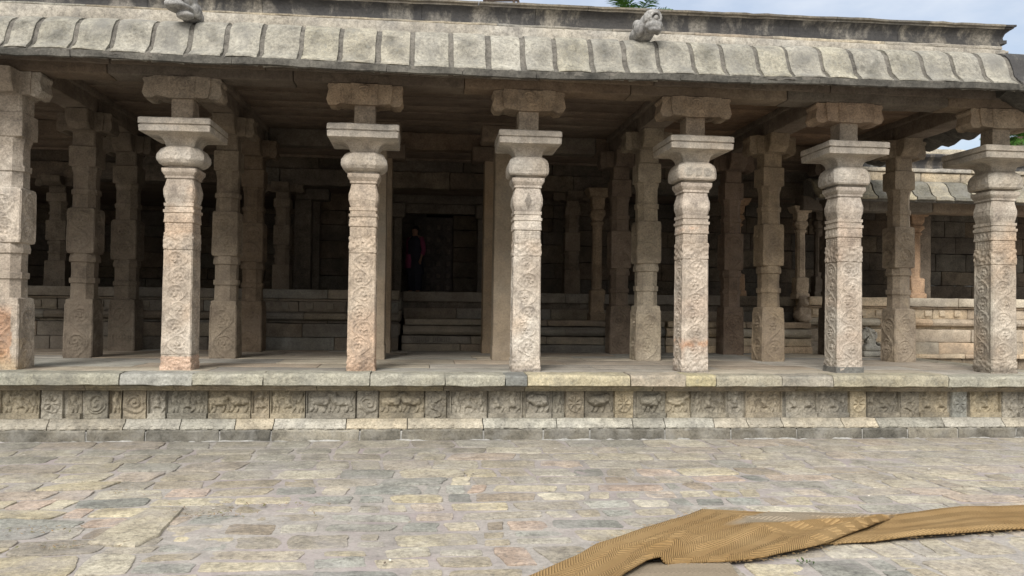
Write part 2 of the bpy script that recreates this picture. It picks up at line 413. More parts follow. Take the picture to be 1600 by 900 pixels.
def one_stone(mb, rd, x0, x1, y0, y1, hz=None, tint=None, exp=None):
    cx, cy, a, b = (x0 + x1) / 2, (y0 + y1) / 2, (x1 - x0) / 2, (y1 - y0) / 2
    n = 40; t = np.linspace(0, 2 * math.pi, n, endpoint=False)
    e = exp or rd.uniform(5.5, 16.0)
    c, s = np.cos(t), np.sin(t)
    r = (abs(c) ** e + abs(s) ** e) ** (-1 / e)
    skx, sky = rd.uniform(-.2, .2) * b, rd.uniform(-.1, .1) * a
    ox, oy = r * c, r * s
    ox, oy = ox * a * (1 - abs(skx) / a * .4), oy * b * (1 - abs(sky) / b * .5)
    X = ox + skx * (oy / b); Yy = oy + sky * (ox / a)
    U_, V_ = X / a, Yy / b; jm = min(.024, b * .18, a * .16)
    for (p, q_) in ((-1, -1), (1, -1), (1, 1), (-1, 1)):
        wq = np.clip((1 + p * U_) / 2, 0, 1) * np.clip((1 + q_ * V_) / 2, 0, 1)
        X = X + wq * rd.uniform(-jm, jm * .6) * p; Yy = Yy + wq * rd.uniform(-jm, jm * .6) * q_
    base = np.stack([cx + X, cy + Yy, np.zeros(n)], -1)
    wob = fbm(base, 9, 3, 31) * min(.014, b * .1)
    X = X * (1 + wob / a); Yy = Yy * (1 + wob / b * 1.2)
    hz = hz or rd.uniform(.004, .010)
    tx, ty = rd.uniform(-.003, .003), rd.uniform(-.003, .003)
    rings = []
    for f, z in ((1.0, -.02), (.99, hz * .6), (.965, hz * .95), (.8, hz), (.5, hz * 1.04), (.2, hz * 1.05)):
        p = np.stack([cx + X * f, cy + Yy * f, z + (tx * X / a + ty * Yy / b) * f], -1)
        if z > 0: p[:, 2] += fbm(p, 8, 3, 77) * .004
        rings.append(p)
    V = np.concatenate(rings + [np.array([[cx, cy, hz * 1.05]])])
    m = len(rings); idx = np.arange(m * n).reshape(m, n); nx = np.roll(idx, -1, 1)
    q = np.stack([idx[:-1], nx[:-1], nx[1:], idx[1:]], -1).reshape(-1, 4)
    tr = np.stack([np.full(n, m * n), idx[-1], nx[-1]], -1)
    if tint is None:
        tint = np.array(rd.choice(STC)) * rd.uniform(.88, 1.12)
        if cy > 8: # slabs beside the platform are greyer, trodden and plainer
            k = min(1, (cy - 8) / 1.0) * (.75 if cx < .5 else .5); tint = tint * (1 - k) + np.array((.80, .785, .74) if cx < .5 else (.95, .92, .86)) * rd.uniform(.85, 1.1) * k
        if cx > 3.5: tint = tint * .6 + np.array((1.06, 1.0, .92)) * .4 * rd.uniform(.9, 1.1)
    mb.add(V, q, tr, tint)

tag(paving().build('paving', M['paving']), 'uneven paving of yellowish, grey and pinkish stones set in mortar', kind='structure')

mb = MB(); rd = random.Random(8)
pts = [(-2.30, 6.02), (-1.95, 5.92), (-1.88, 6.2), (-1.93, 6.98), (-2.2, 7.03), (-2.27, 6.5)]
def poly_slab(mb, pts, z0, z1, tint):
    P = []
    n = len(pts)
    for i in range(n):
        a, b = pts[i], pts[(i + 1) % n]
        for k in range(6): P.append((a[0] + (b[0] - a[0]) * k / 6, a[1] + (b[1] - a[1]) * k / 6))
    P = np.array(P); c = P.mean(0); m = len(P)
    rings = []
    for f, z in ((1, z0), (1, z1 - .012), (.965, z1), (.7, z1 + .002), (.35, z1 + .003)):
        p = np.concatenate([c + (P - c) * f, np.full((m, 1), z)], 1); p += np.stack([fbm(p, 6, 3, 61 + k) for k in range(3)], -1) * (.008, .008, .003)
        rings.append(p)
    V = np.concatenate(rings + [np.array([[c[0], c[1], z1]])]); k = len(rings); idx = np.arange(k * m).reshape(k, m); nx = np.roll(idx, -1, 1)
    mb.add(V, np.stack([idx[:-1], nx[:-1], nx[1:], idx[1:]], -1).reshape(-1, 4), np.stack([np.full(m, k * m), idx[-1], nx[-1]], -1), tint)
poly_slab(mb, pts, -.02, .026, (1.12, 1.06, .93))
o = mb.build('paving_slab', M['paving'], loc=(-2.1, 6.4, 0)); tag(o, 'long buff stone slab standing slightly proud of the paving at lower left', 'stone slab')

# dry leaves and twigs
mb = MB(); rd = random.Random(5)
for (cx, cy, sx, sy, n) in ((-1.75, 6.75, .22, .10, 130), (-1.35, 7.05, .3, .05, 90), (-2.45, 5.95, .16, .05, 60), (-2.75, 6.35, .14, .06, 60), (-3.0, 5.6, .12, .06, 60), (-2.6, 7.6, .4, .1, 30), (-.8, 6.6, .5, .2, 20)):
    for i in range(n):
        x, y = rd.gauss(cx, sx), rd.gauss(cy, sy); a = rd.uniform(0, 6.28); l = rd.uniform(.012, .045); w = l * rd.uniform(.1, .4)
        d = np.array([math.cos(a), math.sin(a), rd.uniform(-.1, .35)]); nrm = np.array([-math.sin(a), math.cos(a), rd.uniform(-.3, .3)])
        p = np.array([x, y, .018 + rd.uniform(0, .012)])
        t = np.array(rd.choice([(1, 1, 1), (1.3, 1.1, .8), (.7, .6, .5), (.7, .9, .5)]))
        mb.add([p - d * l / 2, p + nrm * w / 2, p + d * l / 2 + np.array([0, 0, .004]), p - nrm * w / 2], [(0, 1, 2, 3)], tint=t)
for i in range(46):
    x, y = rd.uniform(-4.5, 6), rd.uniform(4.8, 9.8); l = rd.uniform(.008, .022); a = rd.uniform(0, 6.28); d = np.array([math.cos(a), math.sin(a), .2]) * l; n_ = np.array([-math.sin(a), math.cos(a), .1]) * l * .6; p = np.array([x, y, .02])
    mb.add([p - d, p + n_, p + d, p - n_], [(0, 1, 2, 3)], tint=rd.choice([(3.6, 4.4, 6.4), (3, 3.6, 5), (.5, .5, .6), (.35, .35, .4)]))
M['litter'] = flat('dry leaf litter', (.19, .145, .09))
tag(mb.build('leaf_litter', M['litter'], smooth=False), 'dry leaves and grass bits scattered in the paving joints', kind='stuff')

# ------------------------------------------------------------------ relief carving
def spiral_scroll(u, z, zc0, period, n, rad, seed, W):
    """vine scroll: a row of spiral medallions joined by a waving stem"""
    h = np.zeros_like(u)
    P = np.stack([u * 1.0, np.full_like(u, seed * 3.1), z], -1)
    u0 = u; wu, wz = fbm(P, 7, 3, seed + 50), fbm(P, 7, 3, seed + 60)
    u = u + wu * .008; z = z + wz * .011
    leaf = fbm(P, 30, 3, seed)
    h += .28 * np.clip(leaf * 1.3, -1, 1)
    rdv = random.Random(seed)
    for i in range(n):
        zc = zc0 + i * period + rdv.uniform(-.012, .012); uc = (.024 if (i + seed) % 2 else -.024) + rdv.uniform(-.01, .01); sg = 1 if (i + seed) % 2 else -1
        dx, dz = u - uc, z - zc
        r = np.hypot(dx, dz); th = np.arctan2(dz, dx) * sg
        w = np.clip((rad - r) / .01, 0, 1)
        sp_ = np.cos(2 * math.pi * r / .052 - th + seed)
        ring = np.exp(-((r - rad * .93) / .014) ** 2)
        core = np.exp(-(r / .025) ** 2)
        petal = np.cos(th * 6) * np.exp(-((r - rad * .42) / .03) ** 2)
        hh = .5 * sp_ + .5 * petal + core + .2 * np.clip(leaf, -1, 1)
        h = h * (1 - w) + hh * w
        h = np.maximum(h, 1.0 * ring * (.55 + .45 * np.cos(th - 1.2 * sg)))
    ph = 2 * math.pi * (z - zc0) / (2 * period)
    stem = np.exp(-((u - rad * 1.02 * np.sin(ph + math.pi / 2 + (math.pi if seed % 2 else 0))) / .013) ** 2)
    h = np.maximum(h, .95 * stem)
    m = np.clip((W - .016 - abs(u0)) / .012, 0, 1)
    return h * m + (1 - m) * .55

def leaf_row(u, z, z0, z1, W, nper, seed):
    t = (z - z0) / (z1 - z0); c = np.abs(((u / (2 * W) + .5) * nper) % 1 - .5) * 2
    tri = np.clip((1 - t) * 1.2 - c, 0, 1)
    lines_ = .5 * np.cos(tri * 16)
    return np.where(tri > 0.02, .55 + lines_ * .5, .25 * np.clip(fbm(np.stack([u, u * 0 + seed, z], -1), 40, 2, seed), -1, 1))

def bars(u, z, W, n):
    return .35 * (np.abs(((u / (2 * W) + .5) * n) % 1 - .5) < .3) + .15 * np.sin(z * 300)

def pillar_relief(seed, ztop, depth=.0145, zs=.98):
    def f(face, u, z):
        if face == 2: return np.zeros_like(u)
        s = seed + face * 5
        W = .172; h = np.zeros_like(u)
        n = 6; per = (2.34 - zs) / n
        a = (z > zs - .03) & (z < 2.34)
        h = np.where(a, spiral_scroll(u, z, zs + per / 2, per, n, min(.122, per * .52), s, W), h)
        b = (z >= 2.36) & (z < 2.56); h = np.where(b, .6 * np.clip(fbm(np.stack([u, u * 0 + s, z], -1), 26, 2, s) * 1.6, -1, 1), h)
        c = (z >= 2.58) & (z < 2.68); h = np.where(c, bars(u, z, W, 7), h)
        d = (z >= 2.70) & (z < 2.80); h = np.where(d, leaf_row(u, z, 2.70, 2.80, W, 4, s), h)
        e = (z >= 2.96) & (z < 3.24); h = np.where(e, leaf_row(u, z, 2.97, 3.25, W, 2, s), h)
        g = z < zs - .03; h = np.where(g, .55 * np.clip(fbm(np.stack([u, u * 0 + s, z], -1), 30, 2, s) * 1.5, -1, 1), h)
        return h * depth
    return f

# ------------------------------------------------------------------ front pillars
def bracket(mb, cx, cy, z0, z1, half=.50, depth=.19, seed=0, tint=(1, 1, 1)):
    """corbel: centre block and two arms ending in a scrolled roll"""
    zc = (z0 + z1) / 2; H = z1 - z0
    for s in (-1, 1):
        prof = [(.10, z0 + .0), (.26, z0 + .01), (.335, z0 + .02), (.345, z0 + H * .5), (.36, z0 + H * .8), (.345, z1), (.10, z1)]
        roll = [(.30, z0 + H * .1), (.38, z0 - .01), (.46, z0 - .005), (.495, z0 + H * .22), (.48, z0 + H * .52), (.47, z0 + H * .7), (.49, z0 + H * .86), (.475, z1 - .005), (.30, z1 - .003)]
        for pr, dp in ((prof, depth), (roll, depth * .86)):
            p = sub_profile(pr + [pr[0]], .05)[:-1]; m = len(p)
            if s < 0: p = p[::-1] * (1, 1)
            ysn = np.linspace(-dp, dp, 7)
            P = np.zeros((7, m, 3)); P[..., 0] = cx + s * p[None, :, 0] * half / .5; P[..., 1] = cy + ysn[:, None]; P[..., 2] = p[None, :, 1]
            P += np.stack([fbm(P, 7, 3, seed + k) for k in range(3)], -1) * .008
            idx = np.arange(7 * m).reshape(7, m); nx = np.roll(idx, -1, 1)
            q = np.stack([idx[:-1], nx[:-1], nx[1:], idx[1:]], -1).reshape(-1, 4)
            V = np.concatenate([P.reshape(-1, 3), P[0].mean(0)[None], P[-1].mean(0)[None]])
            tr = np.concatenate([np.stack([np.full(m, 7 * m), nx[0], idx[0]], -1), np.stack([np.full(m, 7 * m + 1), idx[-1], nx[-1]], -1)])
            mb.add(V, q, tr, tint)
    def rel(face, u, z):
        if face != 0: return np.zeros_like(u)
        r = np.hypot(u, z - zc - .02); th = np.arctan2(z - zc, u)
        return np.where(r < .1, .006 * np.cos(2 * math.pi * r / .04 - th) + .008, 0) + .004 * bars(u, z, .17, 4) * (z < z0 + .06)
    loft(mb, cx, cy, [(z0 - .004, .17, .06, depth + .012), (z1 - .002, .18, .06, depth + .016)], k=22, step=.016, rough=.005, tint=tint, seed=seed, disp=rel)

def front_pillar(cx, cy, label, seed, shaft_tint=(1, 1, 1), cap_tint=(1, 1, 1), tf=None, foot=None, cush='round', plate=.455, rot=0., hw=.18, cush_h=.30, patch=False, btint=(.8, .72, .62)):
    root = empty('carved_pillar', (cx, cy, HF), label, 'pillar', 'front pillars with square flat capitals')
    P = M['pillar']; loc = (cx, cy, HF)
    def fin(m, name, mat):
        o = m.build(name, mat); o.parent = root; o.matrix_parent_inverse = Matrix.Translation((-cx, -cy, -HF)); return o
    m = MB(); w = hw
    prof = [(HF - .03, w + .012, .05), (HF + .16, w + .008, .05), (HF + .165, w, .05), (1.6, w - .003, .05), (2.35, w - .006, .05), (2.355, w + .004, .05), (2.57, w + .002, .05), (2.575, w - .008, .05), (2.69, w - .008, .05),
            (2.70, w, .05), (2.82, w, .05), (2.825, w + .012, .05), (2.86, w + .014, .05), (2.865, w - .004, .05), (2.90, w - .004, .05), (2.905, w + .006, .05), (2.945, w + .008, .05)]
    loft(m, cx, cy, prof, k=34, step=.0115, rough=.0022, tint=shaft_tint, seed=seed, disp=pillar_relief(seed, 2.9, zs=HF + .22), rotz=rot, tintf=tf)
    fin(m, 'shaft', P)
    m = MB()
    prof = [(2.943, w - .012, .08), (2.98, w - .006, .1), (3.05, w + .016, .14), (3.12, w + .018, .14), (3.2, w - .004, .1), (3.26, w - .014, .08), (3.262, w + .004, .07), (3.29, w + .004, .07), (3.30, w + .012, .07), (3.34, w + .036, .07), (3.385, w + .038, .07), (3.387, w - .01, .1)]
    loft(m, cx, cy, prof, k=30, step=.014, rough=.0022, tint=np.array(shaft_tint) * (1, 1.01, 1.03), seed=seed + 1, disp=pillar_relief(seed + 2, 0, .009), rotz=rot, tintf=tf)
    fin(m, 'pot_moulding', P)
    m = MB()
    if cush == 'round': pr = [(3.385, .165, .3), (3.415, .175, .3), (3.42, .22, .42), (3.45, .265, .42), (3.50, .288, .42), (3.58, .284, .42), (3.64, .25, .42), (3.67, .205, .42), (3.685, .175, .4), (3.74, .175, .4)]
    else: pr = [(3.385, .175, .1), (3.415, .18, .1), (3.42, .245, .12), (3.44, .262, .14), (3.50, .268, .15), (3.58, .262, .18), (3.63, .245, .24), (3.67, .205, .3), (3.685, .175, .3), (3.74, .175, .3)]
    def med(face, u, z):
        h = np.zeros_like(u)
        for uc in (-.13, 0, .13):
            r = np.hypot(u - uc, z - 3.525); h = np.where(r < .062, .006 + .004 * np.cos(r * 150) + .003 * np.cos(6 * np.arctan2(z - 3.525, u - uc)), h)
        return h
    def medt(V):
        t = np.ones_like(V); x = V[:, 0] - cx; y = V[:, 1] - cy
        if patch:
            d = np.minimum.reduce([np.hypot(x - uc, V[:, 2] - 3.525) for uc in (-.13, 0, .13)])
            t *= np.where(((d < .062) & (y < -.2))[:, None], (.72, .74, .76), 1)
        return t
    loft(m, cx, cy, pr, k=26, step=.016, rough=.003, tint=cap_tint, seed=seed + 3, disp=med, rotz=rot, tintf=medt)
    fin(m, 'cushion', M['cap'])
    m = MB(); p = plate
    pr = [(3.665, .18, .06), (3.715, .19, .06), (3.745, .205, .05), (3.775, .235, .04), (3.792, .27, .03), (3.797, p - .12, .03), (3.802, p - .06, .025), (3.806, p - .02, .025), (3.813, p - .004, .025), (3.885, p + .002, .025), (3.890, p - .016, .025), (3.902, p - .016, .025), (3.907, p + .006, .025), (3.972, p + .004, .025), (3.985, p - .01, .025)]
    loft(m, cx, cy, pr, k=16, step=.03, rough=.0035, tint=cap_tint, seed=seed + 4, rotz=rot, freq=5)
    fin(m, 'abacus', M['cap'])
    m = MB(); loft(m, cx, cy, [(3.98, .137, .05), (4.30, .132, .05)], k=7, step=.04, rough=.006, seed=seed + 5, tint=np.array(cap_tint) * (.86, .8, .72), rotz=rot * .5)
    fin(m, 'neck', M['pillar'])
    m = MB(); bracket(m, cx, cy, 4.29, 4.56, seed=seed + 6, tint=btint)
    fin(m, 'bracket', M['pillar'])
    if foot:
        m = MB(); loft(m, cx, cy, [(HF - .02, w + .022, .05), (HF + foot, w + .018, .05), (HF + foot + .003, w + .002, .05)], k=8, step=.03, rough=.004, seed=seed + 8, tint=(.9, .92, .95), rotz=rot)
        o = fin(m, 'cement_foot', M['footing']); o['label'] = 'dark grey cement foot'
    return root

def zt(fn):  # tint by height above floor
    return lambda V: fn(V)
def blend(t, m, c):
    m = np.clip(m, 0, 1)[:, None]; return t * (1 - m) + t * np.array(c) * m
def tf2(V):
    t = np.ones_like(V); z = V[:, 2]; n = fbm(V, 2.2, 3, 4)
    t = blend(t, (1.01 - z + n * .015) * 60, (1.05, .87, .79)); t = blend(t, 1 - abs(z - 1.015 + n * .012) / .01, (.35, .33, .3))
    return blend(t, (n - .1) * 1.5, (1.02, .92, .84))
def tf3(V):
    t = np.ones_like(V); z = V[:, 2]; n = fbm(V, 1.7, 3, 14)
    t = blend(t, (1.9 - z) * .7 + n * .5, (1.05, .87, .78)); return blend(t, (.9 - z + n * .02) * 30, (.75, .75, .75))
def tf4(V):
    t = np.ones_like(V); z = V[:, 2]; n = fbm(V, 2, 3, 24)
    t = blend(t, (n - .2) * 1.5, (.95, .86, .78)); x = V[:, 0] - 1.335
    lf = (abs(x) * 2.2 + abs(z - 3.08) * .9 < .11) & (V[:, 1] < 10.9); t = blend(t, lf * 1.0, (.5, .5, .5))
    return blend(t, (.88 - z + n * .02) * 30, (.55, .56, .58))
def tf5(V):
    t = np.ones_like(V); z = V[:, 2]; n = fbm(V, 3.5, 3, 34)
    t = blend(t, np.clip(1 - abs(z - 1.21 + n * .05) / .09, 0, 1) * np.clip(.45 + fbm(V, 14, 3, 5) * .9, 0, 1), (1.1, .76, .56)); t = blend(t, (n - .1) * .9 * np.clip((2.0 - z) * 1.5, 0, 1), (1.05, .88, .8))
    t = blend(t, np.clip(1 - abs(z - 2.74 + n * .05) / .06, 0, 1) * np.clip(.25 + fbm(V, 12, 3, 6) * .7, 0, 1), (1.1, .85, .7))
    return blend(t, (.87 - z + n * .03) * 30, (.45, .46, .47))
def tf6(V):
    t = np.ones_like(V); n = fbm(V, 1.6, 3, 44); x = V[:, 0] - 5.83
    t = blend(t, (n - .05) * 1.2, (1.04, .9, .82)); return blend(t, (x < -.17) * 1., (.82, .84, .84))  # left face darkened in the tint as side shade
def tf7(V):
    t = np.ones_like(V); n = fbm(V, 1.6, 3, 54); z = V[:, 2]; x = V[:, 0] - 8.11
    t = blend(t, (n - .05) * 1.2, (1.02, .9, .8)); t = blend(t, (x < -.17) * 1., (.82, .84, .84)); return blend(t, (.92 - z + n * .03) * 30, (.6, .6, .6))  # left face tinted darker to paint its shaded side

YC = 11.05
front_pillar(-3.14, YC, 'carved front pillar with a reddish foot block below a dark crack', 11, (1.0, .97, .93), tf=tf2, cush='round', plate=.435, rot=-.02, btint=(.78, .74, .68))
front_pillar(-.83, YC, 'slim carved front pillar with pinkish orange lower shaft, left of the dark doorway', 22, (1.0, .93, .85), tf=tf3, cush='round', plate=.45, rot=.01, hw=.172, btint=(.92, .8, .66))
front_pillar(1.335, YC, 'pale carved front pillar with a dark leaf patch, just right of the doorway', 33, (1.06, 1.05, 1.03), (.98, .98, .98), tf=tf4, cush='square', plate=.41, rot=-.01, btint=(.78, .68, .56))
front_pillar(3.63, YC, 'whitish carved front pillar with an orange stain low on its shaft', 44, (1.03, 1.0, .97), (.97, .95, .92), tf=tf5, cush='square', plate=.43, rot=.015, patch=True, btint=(.78, .69, .58))
front_pillar(5.83, YC, 'carved front pillar standing on a dark grey cement foot', 55, (.98, .95, .92), (.9, .9, .9), tf=tf6, foot=.075, cush='square', plate=.43, rot=.01, hw=.18, btint=(.84, .7, .58))
front_pillar(8.11, YC, 'thick carved front pillar at the right end whose capital runs out of the photo', 66, (.93, .91, .87), (.84, .83, .8), tf=tf7, cush='square', plate=.49, rot=.01, hw=.19, btint=(.85, .76, .64))

# ------------------------------------------------------------------ block pillars (square blocks alternating with octagonal drums)
def block_relief(seed, zb):
    def f(face, u, z):
        s = seed + face; h = np.zeros_like(u)
        if face == 2: return h
        for (za, zbk, n) in zb:
            a = (z > za + .02) & (z < zbk - .02); per = (zbk - za - .08) / n
            h = np.where(a, spiral_scroll(u, z, za + .04 + per / 2, per, n, min(.14, per * .46), s, .2), h)
        return h * .019
    return f

def block_pillar(cx, cy, label, seed, z0=HF, ztop=4.56, w=.205, tint=(1, 1, 1), group='block pillars inside the porch', mat='inner', tf=None, hi=True, rot=0.):
    root = empty('block_pillar', (cx, cy, z0), label, 'pillar', group)
    H = (ztop - z0) / (4.56 - HF)
    Z = lambda z: z0 + (z - HF) * H
    def fin(m, name, mt=mat):
        o = m.build(name, M[mt]); o.parent = root; o.matrix_parent_inverse = Matrix.Translation((-cx, -cy, -z0)); return o
    k, st = (26, .016) if hi else (10, .04)
    w = w * .93; sq, oc, n = .03, .5, w * .87
    segs = {
        'lower_block': [(HF - .02, w + .008, sq), (1.64, w, sq), (1.70, w - .004, sq), (1.715, w - .02, .2)],
        'lower_drum': [(1.713, n, oc), (1.95, n - .004, oc), (1.955, n + .014, oc), (2.03, n + .016, oc), (2.035, n - .006, oc), (2.27, n - .004, oc), (2.275, n + .018, oc), (2.33, n + .022, oc), (2.40, n + .006, oc)],
        'middle_block': [(2.398, w - .02, .2), (2.41, w - .004, sq), (3.08, w - .006, sq), (3.095, w - .02, .2)],
        'upper_drum': [(3.093, n, oc), (3.3, n - .006, oc), (3.305, n + .012, oc), (3.38, n + .014, oc), (3.385, n - .008, oc), (3.62, n - .008, oc), (3.70, n + .012, oc), (3.725, n + .012, oc)],
        'upper_block': [(3.723, w - .02, .2), (3.735, w - .004, sq), (4.03, w - .004, sq), (4.045, w - .03, .15), (4.27, w - .035, .1)],
    }
    rel = block_relief(seed, [(Z(HF), Z(1.66), 2), (Z(2.41), Z(3.08), 2)]) if hi else None
    rd = random.Random(seed)
    for nm, pr in segs.items():
        m = MB(); t = np.array(tint) * rd.uniform(.93, 1.07)
        loft(m, cx, cy, [(Z(a), b, c) for a, b, c in pr], k=k, step=st, rough=.0035, tint=t, seed=seed + len(nm), disp=rel if 'block' in nm and 'upper' not in nm else None, rotz=rot + rd.uniform(-.01, .01), tintf=tf)
        fin(m, nm)
    m = MB(); bracket(m, cx, cy, Z(4.26), Z(4.555), half=.41, depth=.18, seed=seed + 9, tint=np.array(tint) * .9)
    loft(m, cx, cy, [(Z(4.27), .15, .1, .32), (Z(4.36), .16, .1, .42), (Z(4.55), .165, .1, .46)], k=8, step=.05, rough=.006, tint=np.array(tint) * .88, seed=seed + 10)
    fin(m, 'bracket')
    return root

def tfl(V):
    t = np.ones_like(V); n = fbm(V, 2.3, 3, 64); z = V[:, 2]
    t = blend(t, (1 - abs(z - 1.27) / .33 + n * .3) * 2.2 * (V[:, 1] < 10.95) * (V[:, 0] < -5.12 + n * .03), (1.02, .76, .62)); return blend(t, (n - .1) * 1.2 * (z < 1.2), (1.15, 1.02, .78))
block_pillar(-5.26, YC + .02, 'front row block pillar at the left picture edge, lower block stained orange', 71, w=.232, tint=(.98, .96, .93), mat='pillar', tf=tfl, group='front row block pillar')
Y2, Y3 = 13.3, 15.1
block_pillar(-5.22, Y2, 'inner block pillar carved with curling scrolls on its foot, nearest the left edge', 72, w=.215, tint=(1.0, .95, .88))
block_pillar(-3.1, Y2, 'inner block pillar with pale scrolled foot, just right of the reddish-footed front pillar', 73, w=.205, tint=(1.35, 1.28, 1.15))
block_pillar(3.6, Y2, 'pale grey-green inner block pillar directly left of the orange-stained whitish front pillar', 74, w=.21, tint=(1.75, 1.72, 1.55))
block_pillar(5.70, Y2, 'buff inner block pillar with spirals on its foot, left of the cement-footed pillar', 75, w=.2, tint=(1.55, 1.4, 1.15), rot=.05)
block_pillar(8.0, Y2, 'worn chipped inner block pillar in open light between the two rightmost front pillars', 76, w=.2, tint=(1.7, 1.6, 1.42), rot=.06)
block_pillar(-5.22, Y3, 'dim inner block pillar at the back, left of the reddish-footed front pillar', 77, w=.225, tint=(.86, .82, .76))
block_pillar(-3.07, Y3, 'brown inner block pillar at the back, left of the moulded plinth with small square panels', 78, w=.21, tint=(.95, .82, .68))
block_pillar(3.57, Y3, 'reddish brown inner block pillar at the back, left neighbour of the pale grey-green one', 79, w=.2, tint=(.92, .82, .74))
block_pillar(5.72, Y3, 'pinkish brown inner block pillar just right of the orange-stained front pillar', 80, w=.2, tint=(1.0, .84, .74))
block_pillar(7.72, Y3, 'dark inner block pillar mostly hidden behind the cement-footed front pillar', 81, w=.18, tint=(.6, .55, .5))

def plain_pillar(cx, cy, w, label, seed, tint=(1, 1, 1)):
    m = MB()
    loft(m, cx, cy, [(HF - .02, w + .01, .05), (HF + .22, w + .008, .05), (HF + .225, w, .05), (2.9, w, .05), (2.905, w - .005, .05), (4.5, w - .006, .05)], k=8, step=.06, rough=.004, seed=seed, tint=tint)
    o = m.build('plain_pillar', M['plain'], loc=(cx, cy, HF)); tag(o, label, 'pillar', 'smooth plain pillars flanking the doorway')
    m = MB(); block(m, cx - .42, cx + .42, cy - .22, cy + .22, 4.3, 4.57, res=.07, bev=.03, seed=seed, tint=(.8, .75, .7))
    b = m.build('bracket', M['beam']); b.parent = o; b.matrix_parent_inverse = Matrix.Translation((-cx, -cy, -HF))
plain_pillar(-.84, Y2, .2, 'smooth plain pillar close behind the slim pink-footed front pillar', 91)
plain_pillar(-.82, Y3, .195, 'farther plain pillar behind the pink-footed front pillar, edging the doorway on its left', 92, (.95, .9, .85))
plain_pillar(1.27, Y2, .2, 'smooth grey-buff plain pillar close behind the pale front pillar right of the doorway', 93, (1, 1, .98))
plain_pillar(1.22, Y3, .195, 'farther buff plain pillar behind the pale front pillar, edging the doorway on its right', 94, (1, .92, .82))

# ------------------------------------------------------------------ porch platform
plat = empty('stone_platform', (0, 10.4, 0), 'low stone porch platform with a coping and a carved figure frieze', 'platform')
def pfin(m, name, mat, root, smooth=True, label=None):
    o = m.build(name, M[mat], smooth=smooth); o.parent = root; o.matrix_parent_inverse = Matrix.Translation(-Vector(root.location))
    if label: o['label'] = label
    return o
m = MB(); mould(m, XL, XR + .38, [(10.355, -.03), (10.35, .02), (10.355, .115), (10.375, .135), (10.6, .135), (10.6, -.03)], lens=(.5, 1.1), seed=4, gap=.022, step=.03, res=.07, rough=.008, var=.25, pal=[(1, .98, .93), (.9, .88, .84), (1.1, 1.06, .98), (.8, .79, .76), (1.25, 1.2, 1.1)])
pfin(m, 'footing', 'footing', plat)
M['lime'] = stone('pale lime pointing', [(.28, .272, .25, 1), (.36, .35, .325, 1)], .2, 3, fine=60)
m = MB(); extrude_x(m, XL, XR + .3, [(10.366, -.02), (10.366, .118), (10.5, .118), (10.5, -.02)], res=.05, step=.04, rough=.006, seed=2)
def wob(P):
    n = fbm(P * (1, 0, 0), 3.1, 3, 44)[..., None]; n2 = fbm(P * (1, 0, 0), 14, 2, 45)[..., None]; k = np.clip(.12 + n * .7 + n2 * .5, -.3, .95)
    P[..., 1:2] = 10.352 - (10.352 - P[..., 1:2]) * k; P[..., 2:3] = P[..., 2:3] * np.clip(k, 0, 2); return P
extrude_x(m, XL, XR + .3, [(10.30, -.004), (10.325, .008), (10.35, .022), (10.36, .022), (10.36, -.004)], res=.02, step=.02, rough=.003, seed=3, disp=wob)
pfin(m, 'pointing', 'lime', plat)
def scallop(P):
    x = P[..., 0]; z = P[..., 2]; front = (z > .14) & (z < .2) & (P[..., 1] < 10.5)
    P[..., 1] += np.where(front & (z < .178), .016 * (np.abs(np.sin(x * 26)) < .5), 0); return P
m = MB(); mould(m, XL, XR + .34, [(10.385, .137), (10.375, .15), (10.38, .165), (10.45, .222), (10.46, .225), (10.462, .255), (10.62, .255), (10.62, .137)], lens=(.4, 1.0), seed=6, gap=.012, step=.016, res=.02, rough=.006, disp=scallop, var=.18,
                pal=[(1, 1, 1), (1.08, 1.0, .88), (.95, .96, .95), (1.05, 1, .92), (1.0, 1.01, 1.0), (.95, .91, .85)])
pfin(m, 'base_moulding', 'base', plat)
m = MB(); mould(m, XL, XR + .36, [(10.50, .60), (10.44, .612), (10.435, .63), (10.40, .64), (10.385, .668), (10.39, .675), (10.7, .675), (10.7, .60)], lens=(1.0, 2.4), seed=8, step=.02, res=.08, rough=.005, var=.22,
                pal=[(.62, .55, .48), (.75, .66, .56), (.55, .5, .46), (.8, .72, .58)])
pfin(m, 'under_moulding', 'coping', plat)
m = MB(); rd = random.Random(2)
bx = [XL, -8.4, -7.2, -6.0, -5.05, -3.62, -2.78, -1.95, -.67, .25, 1.0, 1.28, 2.6, 3.32, 3.72, 4.6, 5.3, 6.9, 8.05, XR + .4]
ct = {10: (.5, .53, .57), 11: (1.18, 1.08, .86), 12: (1.05, .94, .85), 13: (1.2, 1.1, .8), 5: (.95, .97, 1.0), 4: (.86, .86, .8), 3: (.88, .87, .8), 14: (1.05, 1, .9), 15: (.95, .9, .86), 16: (1, .94, .8)}
for i, (a, b) in enumerate(zip(bx[:-1], bx[1:])):
    j = rd.uniform(-.012, .012); z = .826 + rd.uniform(-.005, .006)
    extrude_x(m, a + .005, b - .005, [(10.31 + j, .678), (10.285 + j, .69), (10.285 + j, .79), (10.30 + j, z - .008), (10.34 + j, z), (10.72, z), (10.72, .678)], step=.025, res=.06, rough=.008, seed=i, tint=ct.get(i, (.97, .96, .9)))
pfin(m, 'coping', 'coping', plat)
m = MB(); rd = random.Random(12)
y = 10.725
